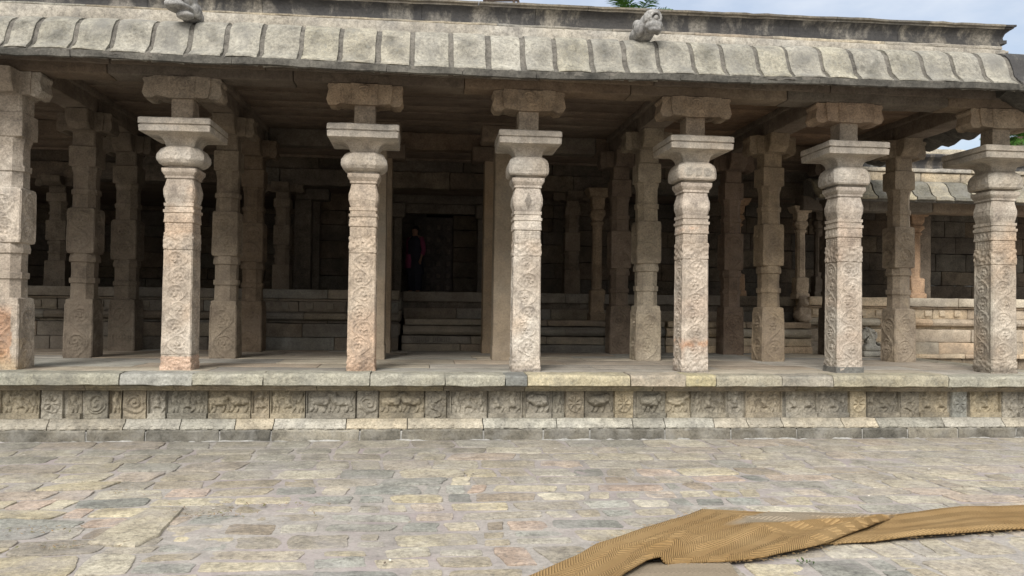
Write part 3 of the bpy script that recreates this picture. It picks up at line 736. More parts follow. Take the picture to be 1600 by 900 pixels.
while y < 15.5:
    h = rd.uniform(.5, .95); e = min(15.56, y + h); x = XL
    while x < XR:
        L = rd.uniform(1.2, 2.6); xe = min(XR, x + L)
        block(m, x + .004, xe - .004, y + .004, e - .004, .6, HF + rd.uniform(-.004, .003), res=.25, rough=.004, bev=.008, tint=np.array(rd.choice(PAL)) * rd.uniform(.88, 1.08), seed=3)
        x = xe
    y = e
pfin(m, 'floor', 'floor', plat)
m = MB(); block(m, XL, XR - .05, 10.62, 15.55, -.02, .6, res=1, rough=0); course(m, XR - .04, XR + .2, 10.6, 10.9, .0, .6)
y = 10.9
for i in range(5):
    block(m, XR - .04, XR + .22, 10.7 + i * .95, 11.63 + i * .95, .0, .68, res=.15, tint=(.8, .8, .76), seed=i); block(m, XR - .02, XR + .4, 10.73 + i * .95, 11.66 + i * .95, .685, .822, res=.12, tint=(.95, .93, .86), seed=i + 9)
pfin(m, 'core', 'frieze', plat)

# carved frieze along the platform front
def caps(h, X, Z, cap):
    for (x1, z1, x2, z2, ra, rb) in cap:
        dx, dz = x2 - x1, z2 - z1; L2 = dx * dx + dz * dz + 1e-9
        t = np.clip(((X - x1) * dx + (Z - z1) * dz) / L2, 0, 1)
        d = np.hypot(X - x1 - t * dx, Z - z1 - t * dz); r = ra + (rb - ra) * t
        h[:] = np.maximum(h, .012 + r * np.sqrt(np.clip(1 - (d / r) ** 2, 0, 1)) * .9 * (d < r) - .012 * (d >= r))
LION = [(-.075, .165, .06, .17, .042, .05), (.10, .225, .115, .22, .04, .036), (.12, .20, .15, .195, .02, .016), (.07, .18, .10, .22, .04, .036), (-.085, .15, -.105, .08, .028, .02), (-.06, .14, -.05, .07, .022, .018), (.05, .15, .04, .07, .022, .018), (.08, .15, .10, .075, .022, .017), (-.11, .17, -.135, .235, .014, .012), (-.135, .235, -.105, .265, .012, .010)]
DANCER = [(0, .255, .002, .252, .032, .03), (0, .215, .0, .15, .036, .03), (0, .15, 0, .135, .04, .036), (-.02, .135, -.06, .10, .025, .02), (-.06, .10, -.03, .055, .018, .016), (.02, .135, .06, .105, .025, .02), (.06, .105, .045, .055, .018, .016), (-.03, .21, -.075, .19, .015, .013), (-.075, .19, -.06, .255, .013, .012), (.03, .21, .07, .18, .015, .013), (.07, .18, .10, .22, .013, .012)]
STAND = [(0, .258, 0, .256, .03, .03), (0, .22, 0, .14, .036, .03), (-.016, .13, -.02, .055, .022, .018), (.016, .13, .022, .055, .022, .018), (-.035, .21, -.05, .14, .015, .013), (.035, .21, .05, .15, .015, .013)]
ELE = [(-.05, .17, .05, .175, .06, .062), (.10, .20, .11, .195, .05, .046), (.14, .18, .16, .08, .02, .014), (-.075, .13, -.075, .07, .028, .026), (.05, .13, .05, .07, .028, .026), (-.02, .13, -.02, .07, .024, .022)]
def frieze():
    x0, x1, z0, z1 = XL, XR + .3, .256, .604
    dx = .0075; nx = int((x1 - x0) / dx); nz = 48
    xs = np.linspace(x0, x1, nx); zs = np.linspace(z0, z1, nz)
    X, Z = np.meshgrid(xs, zs, indexing='ij'); H = np.full_like(X, 0.0); T = np.ones((nx, nz, 3)); Zl = (Z - z0) * (.30 / .348)
    rd = random.Random(21); x = x0; prev = None
    tints = [(1, 1, 1), (1.1, 1.02, .86), (.9, .9, .9), (.8, .78, .74), (1.05, .98, .88), (.95, .9, .8), (1.12, 1.05, .92), (.72, .72, .7)]
    while x < x1 - .1:
        kind = rd.choice(['med', 'rosette', 'creeper', 'lion', 'lions', 'dance', 'dance2', 'dance2', 'stand', 'ele', 'three', 'three', 'lions'])
        if kind == prev: kind = rd.choice(['dance', 'creeper', 'rosette'])
        prev = kind
        w = {'med': .27, 'rosette': .24, 'creeper': .26, 'lion': .36, 'lions': .56, 'dance': .22, 'dance2': .42, 'stand': .16, 'ele': .36, 'three': .48}[kind] * rd.uniform(.9, 1.12)
        i0, i1 = int((x - x0) / dx), min(nx, int((x + w - x0) / dx))
        if i1 - i0 < 10: break
        xx = X[i0:i1] - (x + w / 2); zz = Zl[i0:i1]; h = np.zeros_like(xx)
        t = np.array(rd.choice(tints)) * rd.uniform(.88, 1.1)
        if abs(x - 7.1) < .2: t = np.array((.92, 1.0, 1.08))
        if kind in ('med', 'rosette', 'creeper'):
            Pw = np.stack([xx + x, xx * 0, zz], -1); u = xx / w * .27 + fbm(Pw, 9, 3, 81) * .016 + rd.uniform(-.01, .01); zq = zz + fbm(Pw, 9, 3, 82) * .016; r = np.hypot(u, zq - .16); th = np.arctan2(zz - .16, u) * rd.choice((-1, 1))
            sp_ = np.where(r < .088, .5 + .5 * np.cos(2 * math.pi * r / .05 - th), 0)
            if kind == 'rosette': sp_ = np.where(r < .09, .5 + .5 * np.cos(th * 8) * np.clip(r / .04, 0, 1), 0)
            if kind == 'creeper': sp_ = np.exp(-((u - .06 * np.sin(zq * 34)) / .018) ** 2) + .5 * np.cos(u * 90) * np.cos(zq * 70)
            ring = np.exp(-((r - .095) / .012) ** 2) * (.25 if kind == 'creeper' else .75)
            lf = .3 * np.clip(fbm(np.stack([xx + x, xx * 0, zz], -1), 34, 2, 5), 0, 1)
            h = .040 + .018 * np.maximum(sp_ * .9, np.maximum(ring, lf * (r > .1)))
            edge = np.minimum(w / 2 - abs(xx), .05); h *= np.clip(edge / .012, 0, 1)
        else:
            fl = rd.choice((-1, 1))
            def put(fig, ox, f=1): caps(h, (xx - ox + .01 * np.sin(zz * 40)) * f / 1.12, .02 + (zz - .02) / 1.1, fig)
            if kind == 'lion': put(LION, -.01 * fl, fl)
            elif kind == 'ele': put(ELE, -.02 * fl, fl)
            elif kind == 'lions': put(LION, -.13, 1); put(LION, .13, -1)
            elif kind == 'dance': put(DANCER, 0, fl)
            elif kind == 'dance2': put(DANCER, -.1, 1); put(DANCER, .1, -1)
            elif kind == 'stand': put(STAND, 0, fl)
            elif kind == 'three': put(STAND, -.15, 1); put(DANCER, 0, fl); put(STAND, .15, -1)
            h *= np.clip(1 + .25 * fbm(np.stack([xx + x, xx * 0, zz], -1), 22, 2, 8), .5, 1.4)
            h = np.where(zz < .052, np.maximum(h, .048), h)
            h = np.where(zz > .285, np.maximum(h, .03), h); h = np.maximum(h, .014)
            if rd.random() < .5: h = np.where(abs(xx) > w / 2 - .018, np.maximum(h, .045), h)
        h *= np.where(abs(xx) > w / 2 - .006, .2, 1)
        H[i0:i1] = h; T[i0:i1] = t
        x += w + rd.choice((0, 0, .03))
    Pn = np.stack([X, np.zeros_like(X), Z], -1)
    H = H + fbm(Pn, 15, 4, 3) * .0055
    H = np.where(H > .03, .03 + (H - .03) * 1.15, H)
    P = np.stack([X, 10.565 - H * 1.25, Z], -1)
    idx = np.arange(nx * nz).reshape(nx, nz)
    m = MB(); m.add(P.reshape(-1, 3), np.stack([idx[:-1, :-1], idx[1:, :-1], idx[1:, 1:], idx[:-1, 1:]], -1).reshape(-1, 4), tint=T.reshape(-1, 3))
    return m
pfin(frieze(), 'frieze', 'frieze', plat, label='carved frieze of lions, dancers and spiral medallions')

# ------------------------------------------------------------------ porch roof
roof = empty('porch_roof', (0, 11, 4.55), 'stone porch roof with a curved slab eave, brown beams and a blackened cornice', 'roof')
XC = 7.85
KP = [(o_ * 1.25, z_) for o_, z_ in [(0, 5.165), (.07, 5.155), (.15, 5.125), (.225, 5.07), (.285, 4.985), (.32, 4.88), (.345, 4.79), (.37, 4.70), (.41, 4.63), (.465, 4.578), (.478, 4.567)]]   # outward offset, height
KY = 10.50
KE = 10.38
kd = sub_profile(KP, .035)
drip_h = .085
joints = [-9.5, -9.0, -8.5, -8.0, -7.55, -7.05, -6.6, -6.15, -5.72, -5.3, -4.86, -4.56, -4.12, -3.69, -3.25, -2.83, -2.4, -1.99, -1.53, -1.07, -.62, -.2, .26, .72, 1.15, 1.55, 2.0, 2.43, 2.86, 3.3, 3.7, 4.16, 4.56, 5.01, 5.44, 5.92, 6.39, 6.81, 7.22, 7.62]
def sag(x, z=4.5):
    lo = np.interp(x, [-9, -4.8, -2, 1, 4.2, 7.6, 9], [.035, .03, .018, -.008, .06, .098, .10]); hi = np.interp(x, [-9, -5.2, -2.2, 1, 4.5, 7.7, 9], [-.09, -.08, -.03, -.035, -.005, .03, .03])
    f = np.clip((np.asarray(z) - 4.5) / .65, 0, 1)
    return lo * (1 - f) + hi * f + .006 * np.sin(np.asarray(x) * 2.9)
def slab(a, b, seed, side=False, miter=False):
    m = MB(); nx = 17; f = np.linspace(0, 1, nx)
    top = kd; o, z = top[:, 0], top[:, 1]
    oo = np.concatenate([o, [o[-1] + .004, o[-1] - .02], o[::-1] - .06]); zz = np.concatenate([z, [z[-1] - .02, z[-1] - .03], z[::-1] - .11])
    k = len(oo)
    P = np.zeros((nx, k, 3))
    rd = random.Random(seed); dz = rd.uniform(-.006, .01); do = rd.uniform(-.008, .008); bul = rd.uniform(.003, .010)
    sg = (1.2 if side else 1)
    bulge = bul * (1 - (2 * f - 1) ** 4)
    for i in range(nx):
        off = (oo + do + bulge[i] * .6) * sg
        if side:
            P[i, :, 0] = XC + off; P[i, :, 1] = a + (b - a) * f[i] if not miter else 0; 
            if miter: P[i, :, 1] = (KY - oo) + (b - (KY - oo)) * f[i]
        else:
            P[i, :, 1] = KY - off
            P[i, :, 0] = a + (b - a) * f[i] if not miter else a + ((XC + oo * 1.2) - a) * f[i]
        P[i, :, 2] = zz + dz + bulge[i] + (sag(P[i, :, 0], zz) if not side else sag(XC, zz))
    P += np.stack([fbm(P, 5, 3, 90 + q) for q in range(3)], -1) * .007
    idx = np.arange(nx * k).reshape(nx, k); nxt = np.roll(idx, -1, 1)
    q = np.stack([idx[:-1], nxt[:-1], nxt[1:], idx[1:]], -1).reshape(-1, 4)
    if not side: q = q[:, ::-1]
    V = np.concatenate([P.reshape(-1, 3), P[0].mean(0)[None], P[-1].mean(0)[None]])
    t1 = np.stack([np.full(k, nx * k), nxt[0], idx[0]], -1); t2 = np.stack([np.full(k, nx * k + 1), idx[-1], nxt[-1]], -1)
    T = np.tile(np.array(rd.choice([(1, 1, 1), (.93, .93, .93), (1.05, 1.04, .98), (.88, .88, .86), (1.0, .98, .93)])) * rd.uniform(.93, 1.07), (len(V), 1))
    ff = np.concatenate([np.repeat(f, k), [0, 1]]); zc = (V[:, 2] - 4.85) / .26; ctr = np.clip(1.15 - ((ff - .5) / .42) ** 2 - zc ** 2, 0, 1)   # lichen patch in the middle of a slab
    bl = np.clip(fbm(V, 3.4, 4, seed) * 1.5 + .45, 0, 1) * ctr * rd.choice((.2, .45, .6, .78))
    T = T * (1 - bl[:, None]) + np.array((.27, .27, .265)) * bl[:, None]
    m.add(V, q, np.concatenate([t1, t2]), T)
    return m
for i, (a, b) in enumerate(zip(joints[:-1], joints[1:])):
    g = random.Random(i).uniform(.022, .038)
    pfin(slab(a + g, b - g, 100 + i), 'eave_slab', 'eave', roof)
pfin(slab(7.65, 0, 151, miter=True), 'eave_slab', 'black', roof, label='darkened corner eave slab')
yy = 10.6
o = slab(10.4, 10.95, 152, side=True, miter=True); pfin(o, 'eave_slab', 'eave', roof)
for i in range(8):
    a = 10.98 + i * .5; pfin(slab(a, a + .46, 160 + i, side=True), 'eave_slab', 'eave', roof)
# mortar strips between the slabs, and the algae-dark drip edge
m = MB()
bk = [(KY - o_ + .014, z_ - .010) for o_, z_ in KP] + [(KE - .482, 4.55), (KE - .482, 4.50), (KE - .42, 4.50), (KE - .16, 4.75), (KY + .05, 4.95), (KY + .05, 5.14)]
def sagd(P):
    P[..., 2] += sag(P[..., 0], P[..., 2]); return P
extrude_x(m, -9.5, XC + .2, bk[::-1], res=.05, step=.04, rough=.012, seed=5, disp=sagd, freq=11)
pfin(m, 'mortar_joints', 'mortar', roof)
m = MB()
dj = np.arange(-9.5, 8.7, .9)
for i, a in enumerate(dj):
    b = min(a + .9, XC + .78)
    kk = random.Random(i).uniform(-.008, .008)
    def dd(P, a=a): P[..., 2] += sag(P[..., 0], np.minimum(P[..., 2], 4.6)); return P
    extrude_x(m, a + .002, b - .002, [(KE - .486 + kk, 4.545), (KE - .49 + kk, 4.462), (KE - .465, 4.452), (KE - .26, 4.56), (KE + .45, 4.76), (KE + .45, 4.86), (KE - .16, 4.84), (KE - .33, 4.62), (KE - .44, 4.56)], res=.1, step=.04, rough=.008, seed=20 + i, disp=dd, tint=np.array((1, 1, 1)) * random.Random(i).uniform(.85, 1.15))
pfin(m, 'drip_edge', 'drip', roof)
m = MB()   # side eave underside
for i in range(10):
    a = 10.0 + i * .52; P = []
    pr = [(XC + .82, 4.55), (XC + .825, 4.47), (XC + .78, 4.455), (XC + .62, 4.50), (XC + .3, 4.66), (XC + .1, 4.72), (XC + .1, 4.86), (XC + .4, 4.8)]
    m2 = MB(); extrude_x(m2, a, a + .5, pr, res=.08, step=.06, rough=.012, seed=50 + i)
    for V, c in zip(m2.v, m2.c):
        W = V.copy(); W[:, 0] = V[:, 1]; W[:, 1] = V[:, 0]; W[:, 2] += .03 * np.cos((V[:, 0] - a) / .5 * 2 * math.pi) * (V[:, 2] < 4.8)
        m.v.append(W); m.c.append(c)
    for q in m2.q: m.q.append(q[:, ::-1] + m.n)
    for t in m2.t: m.t.append(t[:, ::-1] + m.n)
    m.n += m2.n
pfin(m, 'side_drip_edge', 'drip', roof)

def beam_part(name, x0, x1, y0, y1, z0, z1, seed, tint=(1, 1, 1), mat='beam', lens=None):
    m = MB()
    if lens: course(m, x0, x1, y0, y1, z0, z1, lens=lens, seed=seed, gap=.006, rough=.009, bev=.018, var=.12)
    else: block(m, x0, x1, y0, y1, z0, z1, res=.12, rough=.010, bev=.02, tint=tint, seed=seed)
    return pfin(m, name, mat, roof)
beam_part('front_beam', XL, 8.45, 10.86, 11.24, 4.562, 4.86, 3, lens=(1.7, 2.4))
m = MB(); course(m, XL, 8.42, 10.80, 10.86, 4.68, 4.86, lens=(1.5, 2.5), seed=31); pfin(m, 'beam_fillet', 'beam', roof)
for i, x in enumerate((-7.4, -5.24, -3.12, 3.6, 5.75, 8.06)):
    for (ya, yb) in ((11.25, 13.28), (13.29, 15.3)):
        beam_part('cross_beam', x - .19, x + .19, ya, yb, 4.555 + .003 * (i % 2), 4.875, 40 + i)
m = MB()
for i, x in enumerate((-7.4, -5.24, -3.12, 3.6, 5.75, 8.06)): 
    m = MB(); block(m, x - .25, x + .25, 11.25, 15.3, 4.78, 4.9, res=.2, rough=.006, seed=i); pfin(m, 'beam_moulding', 'beam', roof)
beam_part('rear_beam', XL, 8.3, 15.31, 15.62, 4.56, 4.87, 61, lens=(1.7, 2.4))
m = MB(); rd = random.Random(77); y = 11.2
while y < 15.7:
    h = rd.uniform(.38, .6); e = min(15.7, y + h)
    block(m, XL, -3.1, y + .006, e - .006, 4.86 + rd.uniform(0, .015), 5.1, res=.3, rough=.006, seed=5, tint=np.ones(3) * rd.uniform(.8, 1.15)); block(m, -3.09, 3.6, y + .006, e - .006, 4.86 + rd.uniform(0, .015), 5.1, res=.3, rough=.006, seed=6, tint=np.ones(3) * rd.uniform(.8, 1.15)); block(m, 3.61, 8.4, y + .006, e - .006, 4.86 + rd.uniform(0, .015), 5.1, res=.3, rough=.006, seed=7, tint=np.array((1.25, 1.1, .95)) * rd.uniform(.8, 1.15))
    y = e
pfin(m, 'ceiling', 'ceiling', roof)
m = MB(); block(m, XL, 7.9, 10.55, 16.4, 5.02, 5.3, res=1, rough=0); block(m, XL, 7.9, 10.47, 10.9, 4.87, 5.05, res=.5, rough=0); block(m, 7.86, 8.3, 10.6, 15.6, 4.9, 5.08, res=.5, rough=.0)
pfin(m, 'roof_slab', 'parapet', roof)
# light course of blocks above the eave
m = MB(); course(m, XL, 7.95, 10.60, 10.95, 5.1, 5.29, lens=(.5, 1.7), seed=15, gap=.012, rough=.010, bev=.018, res=.06, jit=.02, var=.16,
                 pal=[(1, 1, 1), (1.15, 1.05, .88), (.72, .76, .8), (1.1, .98, .84), (1.05, 1.03, .95), (.88, .86, .82), (1.12, .92, .8)])
course(m, XL, 8.03, 10.66, 10.95, 5.293, 5.33, lens=(.8, 1.9), seed=16, gap=.008, rough=.008, var=.2)
pfin(m, 'parapet_course', 'parapet', roof)
CQ = lambda z: 5.372 + (z - 5.372) * .645
CP = [(10.70, 5.372), (10.66, 5.385), (10.655, 5.43), (10.665, 5.44), (10.685, 5.445), (10.69, 5.50), (10.672, 5.58), (10.63, 5.64), (10.60, 5.665), (10.60, 5.69), (10.575, 5.70), (10.57, 5.735), (10.60, 5.75), (11.1, 5.75), (11.1, 5.372)]
def rise(P):
    P[..., 2] += np.clip((P[..., 0] + 1) / 9, 0, 1) * .055 * np.clip((P[..., 2] - 5.34) / .06, 0, 1); return P
CL = [(10.70, 5.332), (10.66, 5.338), (10.655, 5.355), (10.67, 5.362), (11.1, 5.362), (11.1, 5.332)]
CW = [(10.68, 5.364), (10.69, 5.42), (10.675, 5.48), (10.64, 5.525), (10.61, 5.548), (11.1, 5.548), (11.1, 5.364)]
CT = [(10.605, 5.55), (10.60, 5.572), (10.575, 5.58), (10.57, 5.605), (10.60, 5.615), (11.1, 5.615), (11.1, 5.55)]
m = MB(); mould(m, XL, 7.93, CL, lens=(1.0, 2.0), seed=17, disp=rise, gap=.006, step=.03, res=.1, rough=.006, var=.15); pfin(m, 'cornice_ledge', 'parapet', roof)
m = MB(); mould(m, XL, 7.93, CT, lens=(1.2, 2.4), seed=19, disp=rise, gap=.006, step=.03, res=.1, rough=.008, var=.15, pal=[(.5, .485, .46), (.62, .6, .56), (.4, .395, .38)]); pfin(m, 'cornice_lip', 'parapet', roof)
m = MB(); mould(m, XL, 7.92, CW, lens=(1.3, 2.2), seed=18, disp=rise, gap=.005, step=.03, res=.1, rough=.006, var=.1, pal=[(1, 1, 1), (.95, .95, .95), (1.05, 1.03, .98)])
# returned end of the cornice
ce = [(7.96, 5.372), (8.0, 5.39), (8.0, 5.44), (7.97, 5.45), (7.965, 5.5), (7.985, 5.58), (8.03, 5.64), (8.06, 5.665), (8.06, 5.69), (8.085, 5.70), (8.085, 5.74), (8.06, 5.752)]
ce = [(a, CQ(b) + .055 * min(1, max(0, (CQ(b) - 5.34) / .06))) for a, b in ce]
p = sub_profile(ce, .02); ysn = np.linspace(10.62, 13.5, 20); P = np.zeros((20, len(p), 3)); P[..., 0] = p[None, :, 0]; P[..., 1] = ysn[:, None]; P[..., 2] = p[None, :, 1]
P[0, :, 1] = 10.70 - (p[:, 0] - 7.96) * 1.0
idx = np.arange(P.shape[0] * P.shape[1]).reshape(P.shape[:2])
m.add(P.reshape(-1, 3), np.stack([idx[:-1, :-1], idx[1:, :-1], idx[1:, 1:], idx[:-1, 1:]], -1).reshape(-1, 4))
# front cap of that return and its body
V = np.concatenate([P[0], np.stack([np.full(len(p), 7.9), P[0, :, 1] + .02, p[:, 1]], -1)]); k = len(p)
m.add(V, [(i + k, i, i + 1, i + 1 + k) for i in range(k - 1)])
block(m, 7.88, 7.97, 10.72, 13.5, 5.372, CQ(5.748) + .055, res=.3, rough=.004)
pfin(m, 'cornice', 'black', roof, label='blackened moulded cornice')

# stone animal heads sitting on the eave
def eye_ring(c, r, tr, ry=.0):
    return [((c[0] + r * math.cos(a), c[1] + ry * math.cos(a), c[2] + r * math.sin(a) * .9), (tr, tr * 1.1, tr)) for a in np.linspace(0, 2 * math.pi, 14, endpoint=False)]
HEAD_A = [((.03, .14, .06), (.13, .24, .10)), ((.0, -.06, .15), (.125, .15, .13)), ((.0, -.1, .06), (.15, .19, .045)), ((-.02, -.20, .075), (.12, .08, .05)), ((-.09, -.13, .10), (.07, .10, .06)), ((.02, -.05, .27), (.12, .13, .05)), ((-.08, -.12, .27), (.05, .06, .06)), ((.11, -.02, .2), (.045, .13, .1)), ((.13, .06, .08), (.05, .13, .10)), ((.06, -.09, -.02), (.10, .10, .05)), ((-.01, -.215, .17), (.036, .03, .036))] + eye_ring((-.01, -.21, .175), .082, .024)
o = sculpt('stone_animal_head', HEAD_A, M['head'], voxel=.009, rough=.004, smooth_it=2, loc=(-2.93, 10.16, 5.10), rotz=-.15); tag(o, 'grey stone animal head with hollow eye, on the eave over the reddish-footed pillar', 'stone carving', 'carved heads on the eave')
HEAD_B = [((-.02, .16, .07), (.15, .26, .11)), ((.02, -.05, .16), (.125, .14, .13)), ((.05, -.08, .26), (.10, .11, .06)), ((.04, -.17, .08), (.11, .09, .065)), ((.04, -.2, .03), (.085, .06, .04)), ((-.11, -.02, .08), (.06, .12, .10)), ((.13, -.04, .12), (.05, .1, .1)), ((.05, -.215, .175), (.03, .03, .03)), ((-.06, -.14, .19), (.03, .05, .07)), ((-.12, .05, .16), (.05, .1, .06))] + eye_ring((.05, -.205, .18), .068, .02)
o = sculpt('stone_animal_head', HEAD_B, M['head'], voxel=.009, rough=.004, smooth_it=2, loc=(2.74, 10.18, 5.12), rotz=.05, tint=(.9, .9, .9)); tag(o, 'weathered stone animal head with a domed brow, on the eave near the roof railing', 'stone carving', 'carved heads on the eave')

# ------------------------------------------------------------------ inner temple building
hall = empty('temple_building', (0, 16, 0), 'inner temple building on a moulded plinth with a dark doorway', 'building')
def hfin(m, name, mat, label=None): return pfin(m, name, mat, hall, label=label)
def tall_plinth(m, x0, x1, yf, seed):
    course(m, x0, x1, yf, yf + .8, HF - .02, 1.05, lens=(.7, 1.5), seed=seed, rough=.006)
    course(m, x0, x1, yf + .03, yf + .8, 1.055, 1.31, lens=(.7, 1.5), seed=seed + 1, rough=.006)
    course(m, x0, x1, yf + .16, yf + .8, 1.312, 1.36, lens=(1, 2), seed=seed + 2)
    mould(m, x0, x1, [(yf + .12, 1.36), (yf + .05, 1.39), (yf + .03, 1.44), (yf + .05, 1.49), (yf + .12, 1.52), (yf + .8, 1.52), (yf + .8, 1.36)], seed=seed + 3, step=.03, res=.12)
    course(m, x0, x1, yf + .14, yf + .8, 1.522, 1.72, lens=(.5, 1.2), seed=seed + 4)
    x = x0 + .1
    rd = random.Random(seed)
    while x < x1 - .2:
        block(m, x, x + rd.uniform(.10, .16), yf + .115, yf + .2, 1.57, 1.69, res=.1, bev=.01, tint=(1.15, 1.12, 1.05)); x += rd.uniform(.28, .45)
    course(m, x0, x1, yf + .1, yf + .8, 1.722, 1.765, lens=(1, 2), seed=seed + 5)
    course(m, x0, x1, yf + .04, yf + .9, 1.768, 1.94, lens=(.9, 1.8), seed=seed + 6, rough=.008)
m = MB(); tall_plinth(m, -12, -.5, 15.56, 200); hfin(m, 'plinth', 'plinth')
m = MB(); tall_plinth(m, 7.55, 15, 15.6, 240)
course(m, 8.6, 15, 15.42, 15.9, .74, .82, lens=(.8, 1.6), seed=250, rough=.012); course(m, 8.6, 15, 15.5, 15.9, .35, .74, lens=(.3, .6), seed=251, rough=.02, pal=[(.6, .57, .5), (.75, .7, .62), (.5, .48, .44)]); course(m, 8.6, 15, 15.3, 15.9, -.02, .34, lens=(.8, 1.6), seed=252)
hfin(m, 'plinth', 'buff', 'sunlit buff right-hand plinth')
m = MB()
for x0, x1, pm in ((-.44, 4.6, 'plinth'), (4.605, 7.55, 'buff')):  # right half takes the paler stone that paints in the lit bay
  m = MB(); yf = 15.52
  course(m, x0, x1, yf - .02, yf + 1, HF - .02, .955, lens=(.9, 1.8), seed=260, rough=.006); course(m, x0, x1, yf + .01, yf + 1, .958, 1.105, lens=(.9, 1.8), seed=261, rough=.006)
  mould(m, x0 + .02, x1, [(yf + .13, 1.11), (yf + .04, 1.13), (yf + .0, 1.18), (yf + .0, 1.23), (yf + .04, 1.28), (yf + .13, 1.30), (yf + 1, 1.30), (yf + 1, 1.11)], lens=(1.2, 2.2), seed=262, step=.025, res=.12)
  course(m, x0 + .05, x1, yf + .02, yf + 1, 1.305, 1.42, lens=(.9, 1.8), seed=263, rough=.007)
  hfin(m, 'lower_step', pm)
x0, x1, yf = -.44, 7.55, 15.52
m = MB(); yb = 16.3
course(m, x0, x1, yb, yb + .8, 1.40, 1.62, lens=(.6, 1.3), seed=264); course(m, x0, x1, yb + .06, yb + .8, 1.622, 1.74, lens=(.9, 1.8), seed=265); course(m, x0, x1, yb - .05, yb + .8, 1.745, 1.94, lens=(.9, 1.8), seed=266, rough=.008)
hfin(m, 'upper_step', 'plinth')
# worn inscription cut in the step riser
m = MB(); rd = random.Random(9); xx = -.30
for ch in range(9):
    w = rd.uniform(.045, .075)
    if ch == 5: xx += .05
    st = rd.choice([0, 1, 2, 3])
    z0, z1, yq = .985, 1.08, 15.517
    if st in (0, 1, 3): tube(m, [(xx, yq, z0), (xx, yq, z1)], .006, 5)
    if st in (1, 2): tube(m, [(xx + w * .5 + math.cos(t) * w * .4, yq, (z0 + z1) / 2 + math.sin(t) * .04) for t in np.linspace(-2.5, 2.6, 10)], .006, 5)
    if st in (0, 3): tube(m, [(xx, yq, z0 + .01), (xx + w * .7, yq, z0 + .01), (xx + w * .7, yq, z1)], .006, 5)
    tube(m, [(xx, yq, z1), (xx + w * .75, yq, z1)], .005, 5)
    xx += w + .018
hfin(m, 'inscription', 'mortar', 'short line of worn carved letters')
# hall floor, roof, walls
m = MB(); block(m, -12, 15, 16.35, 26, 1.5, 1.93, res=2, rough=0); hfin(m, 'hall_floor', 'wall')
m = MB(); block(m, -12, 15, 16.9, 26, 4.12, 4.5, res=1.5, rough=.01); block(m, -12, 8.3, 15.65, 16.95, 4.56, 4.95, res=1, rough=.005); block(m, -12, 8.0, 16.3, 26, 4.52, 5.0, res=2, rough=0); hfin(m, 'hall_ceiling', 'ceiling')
m = MB()
course(m, -12, 8.2, 16.3, 16.7, 3.98, 4.3, lens=(.9, 2.0), seed=270, rough=.012); course(m, -12, 8.2, 16.36, 16.7, 4.303, 4.6, lens=(.9, 2.0), seed=271, rough=.012, pal=[(1, 1, 1), (.8, .78, .74), (1.2, 1.15, 1.05), (.65, .62, .58)])
hfin(m, 'entablature', 'wall')
def masonry(m, x0, x1, y0, y1, z0, z1, seed, h=.36):
    z = z0; i = 0
    while z < z1 - .02:
        e = min(z1, z + h * random.Random(seed + i).uniform(.8, 1.2)); course(m, x0, x1, y0, y1, z + .004, e - .004, lens=(.5, 1.2), seed=seed + i, rough=.008, res=.2); z = e; i += 1
m = MB()
masonry(m, -12, -2.3, 22, 22.4, 1.93, 4.15, 280); masonry(m, -2.4, -.62, 18.6, 19.2, 1.93, 4.15, 290); masonry(m, 1.2, 3.3, 18.6, 19.2, 1.93, 4.15, 300); masonry(m, 3.3, 6.4, 18.9, 19.3, 1.93, 4.15, 310); masonry(m, 6.4, 15, 18.3, 18.7, 1.93, 4.15, 320)
masonry(m, -.62, .0, 19.7, 20.1, 1.93, 4.15, 340)
masonry(m, .62, 1.2, 19.5, 20.0, 1.93, 4.15, 345)
course(m, -.7, 1.3, 18.62, 19.2, 3.95, 4.15, lens=(2, 3), seed=350)
block(m, -12.4, -12, 10, 26, 0, 5, res=1, rough=0); block(m, -12, 15, 25.6, 26, 0, 4.6, res=2, rough=0)
for s, xx in ((0, -2.5), (0, 3.3), (0, 6.35)): block(m, xx - .15, xx + .15, 18.5, 22.3, 1.93, 4.15, res=.5, rough=.008)
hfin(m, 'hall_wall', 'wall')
# stepped door surround
m = MB()
for (a, b, ya, yb2) in ((-.72, -.55, 18.45, 18.75), (1.14, 1.32, 18.45, 18.75)): block(m, a, b, ya, yb2, 1.93, 4.0, res=.15, rough=.006, seed=int(a * 10))
block(m, -.9, 1.5, 18.42, 18.76, 3.93, 4.12, res=.15, rough=.007); block(m, -.55, 1.14, 18.5, 18.8, 3.72, 3.93, res=.12, rough=.006)
for s in (-1, 1): block(m, .3 + s * 1.0 - .22, .3 + s * 1.0 + .22, 18.3, 18.6, 3.6, 3.93, res=.1, bev=.06, rough=.01)
hfin(m, 'door_frame', 'wall')
m = MB(); block(m, -.3, .62, 19.62, 19.68, 1.94, 3.75, res=.5, rough=0, bev=.005)
for i in range(4):
    for j in range(6):
        cx, cz = -.19 + i * .235, 2.08 + j * .285
        if cz > 3.7: continue
        block(m, cx - .085, cx + .085, 19.585, 19.63, cz - .1, cz + .1, res=.2, rough=0, bev=.02); block(m, cx - .04, cx + .04, 19.565, 19.6, cz - .05, cz + .05, res=.2, rough=0, bev=.012, tint=(1.6, 1.5, 1.4))
hfin(m, 'door', 'dark_wood', 'dark panelled wooden door')
m = MB()
for i in range(3): course(m, -1.05 + i * .0, -.46, 15.62 + i * .18, 16.4, 1.1 + i * .24, 1.335 + i * .24, lens=(1, 2), seed=360 + i, rough=.012, bev=.05)
hfin(m, 'stair_flank', 'plinth')
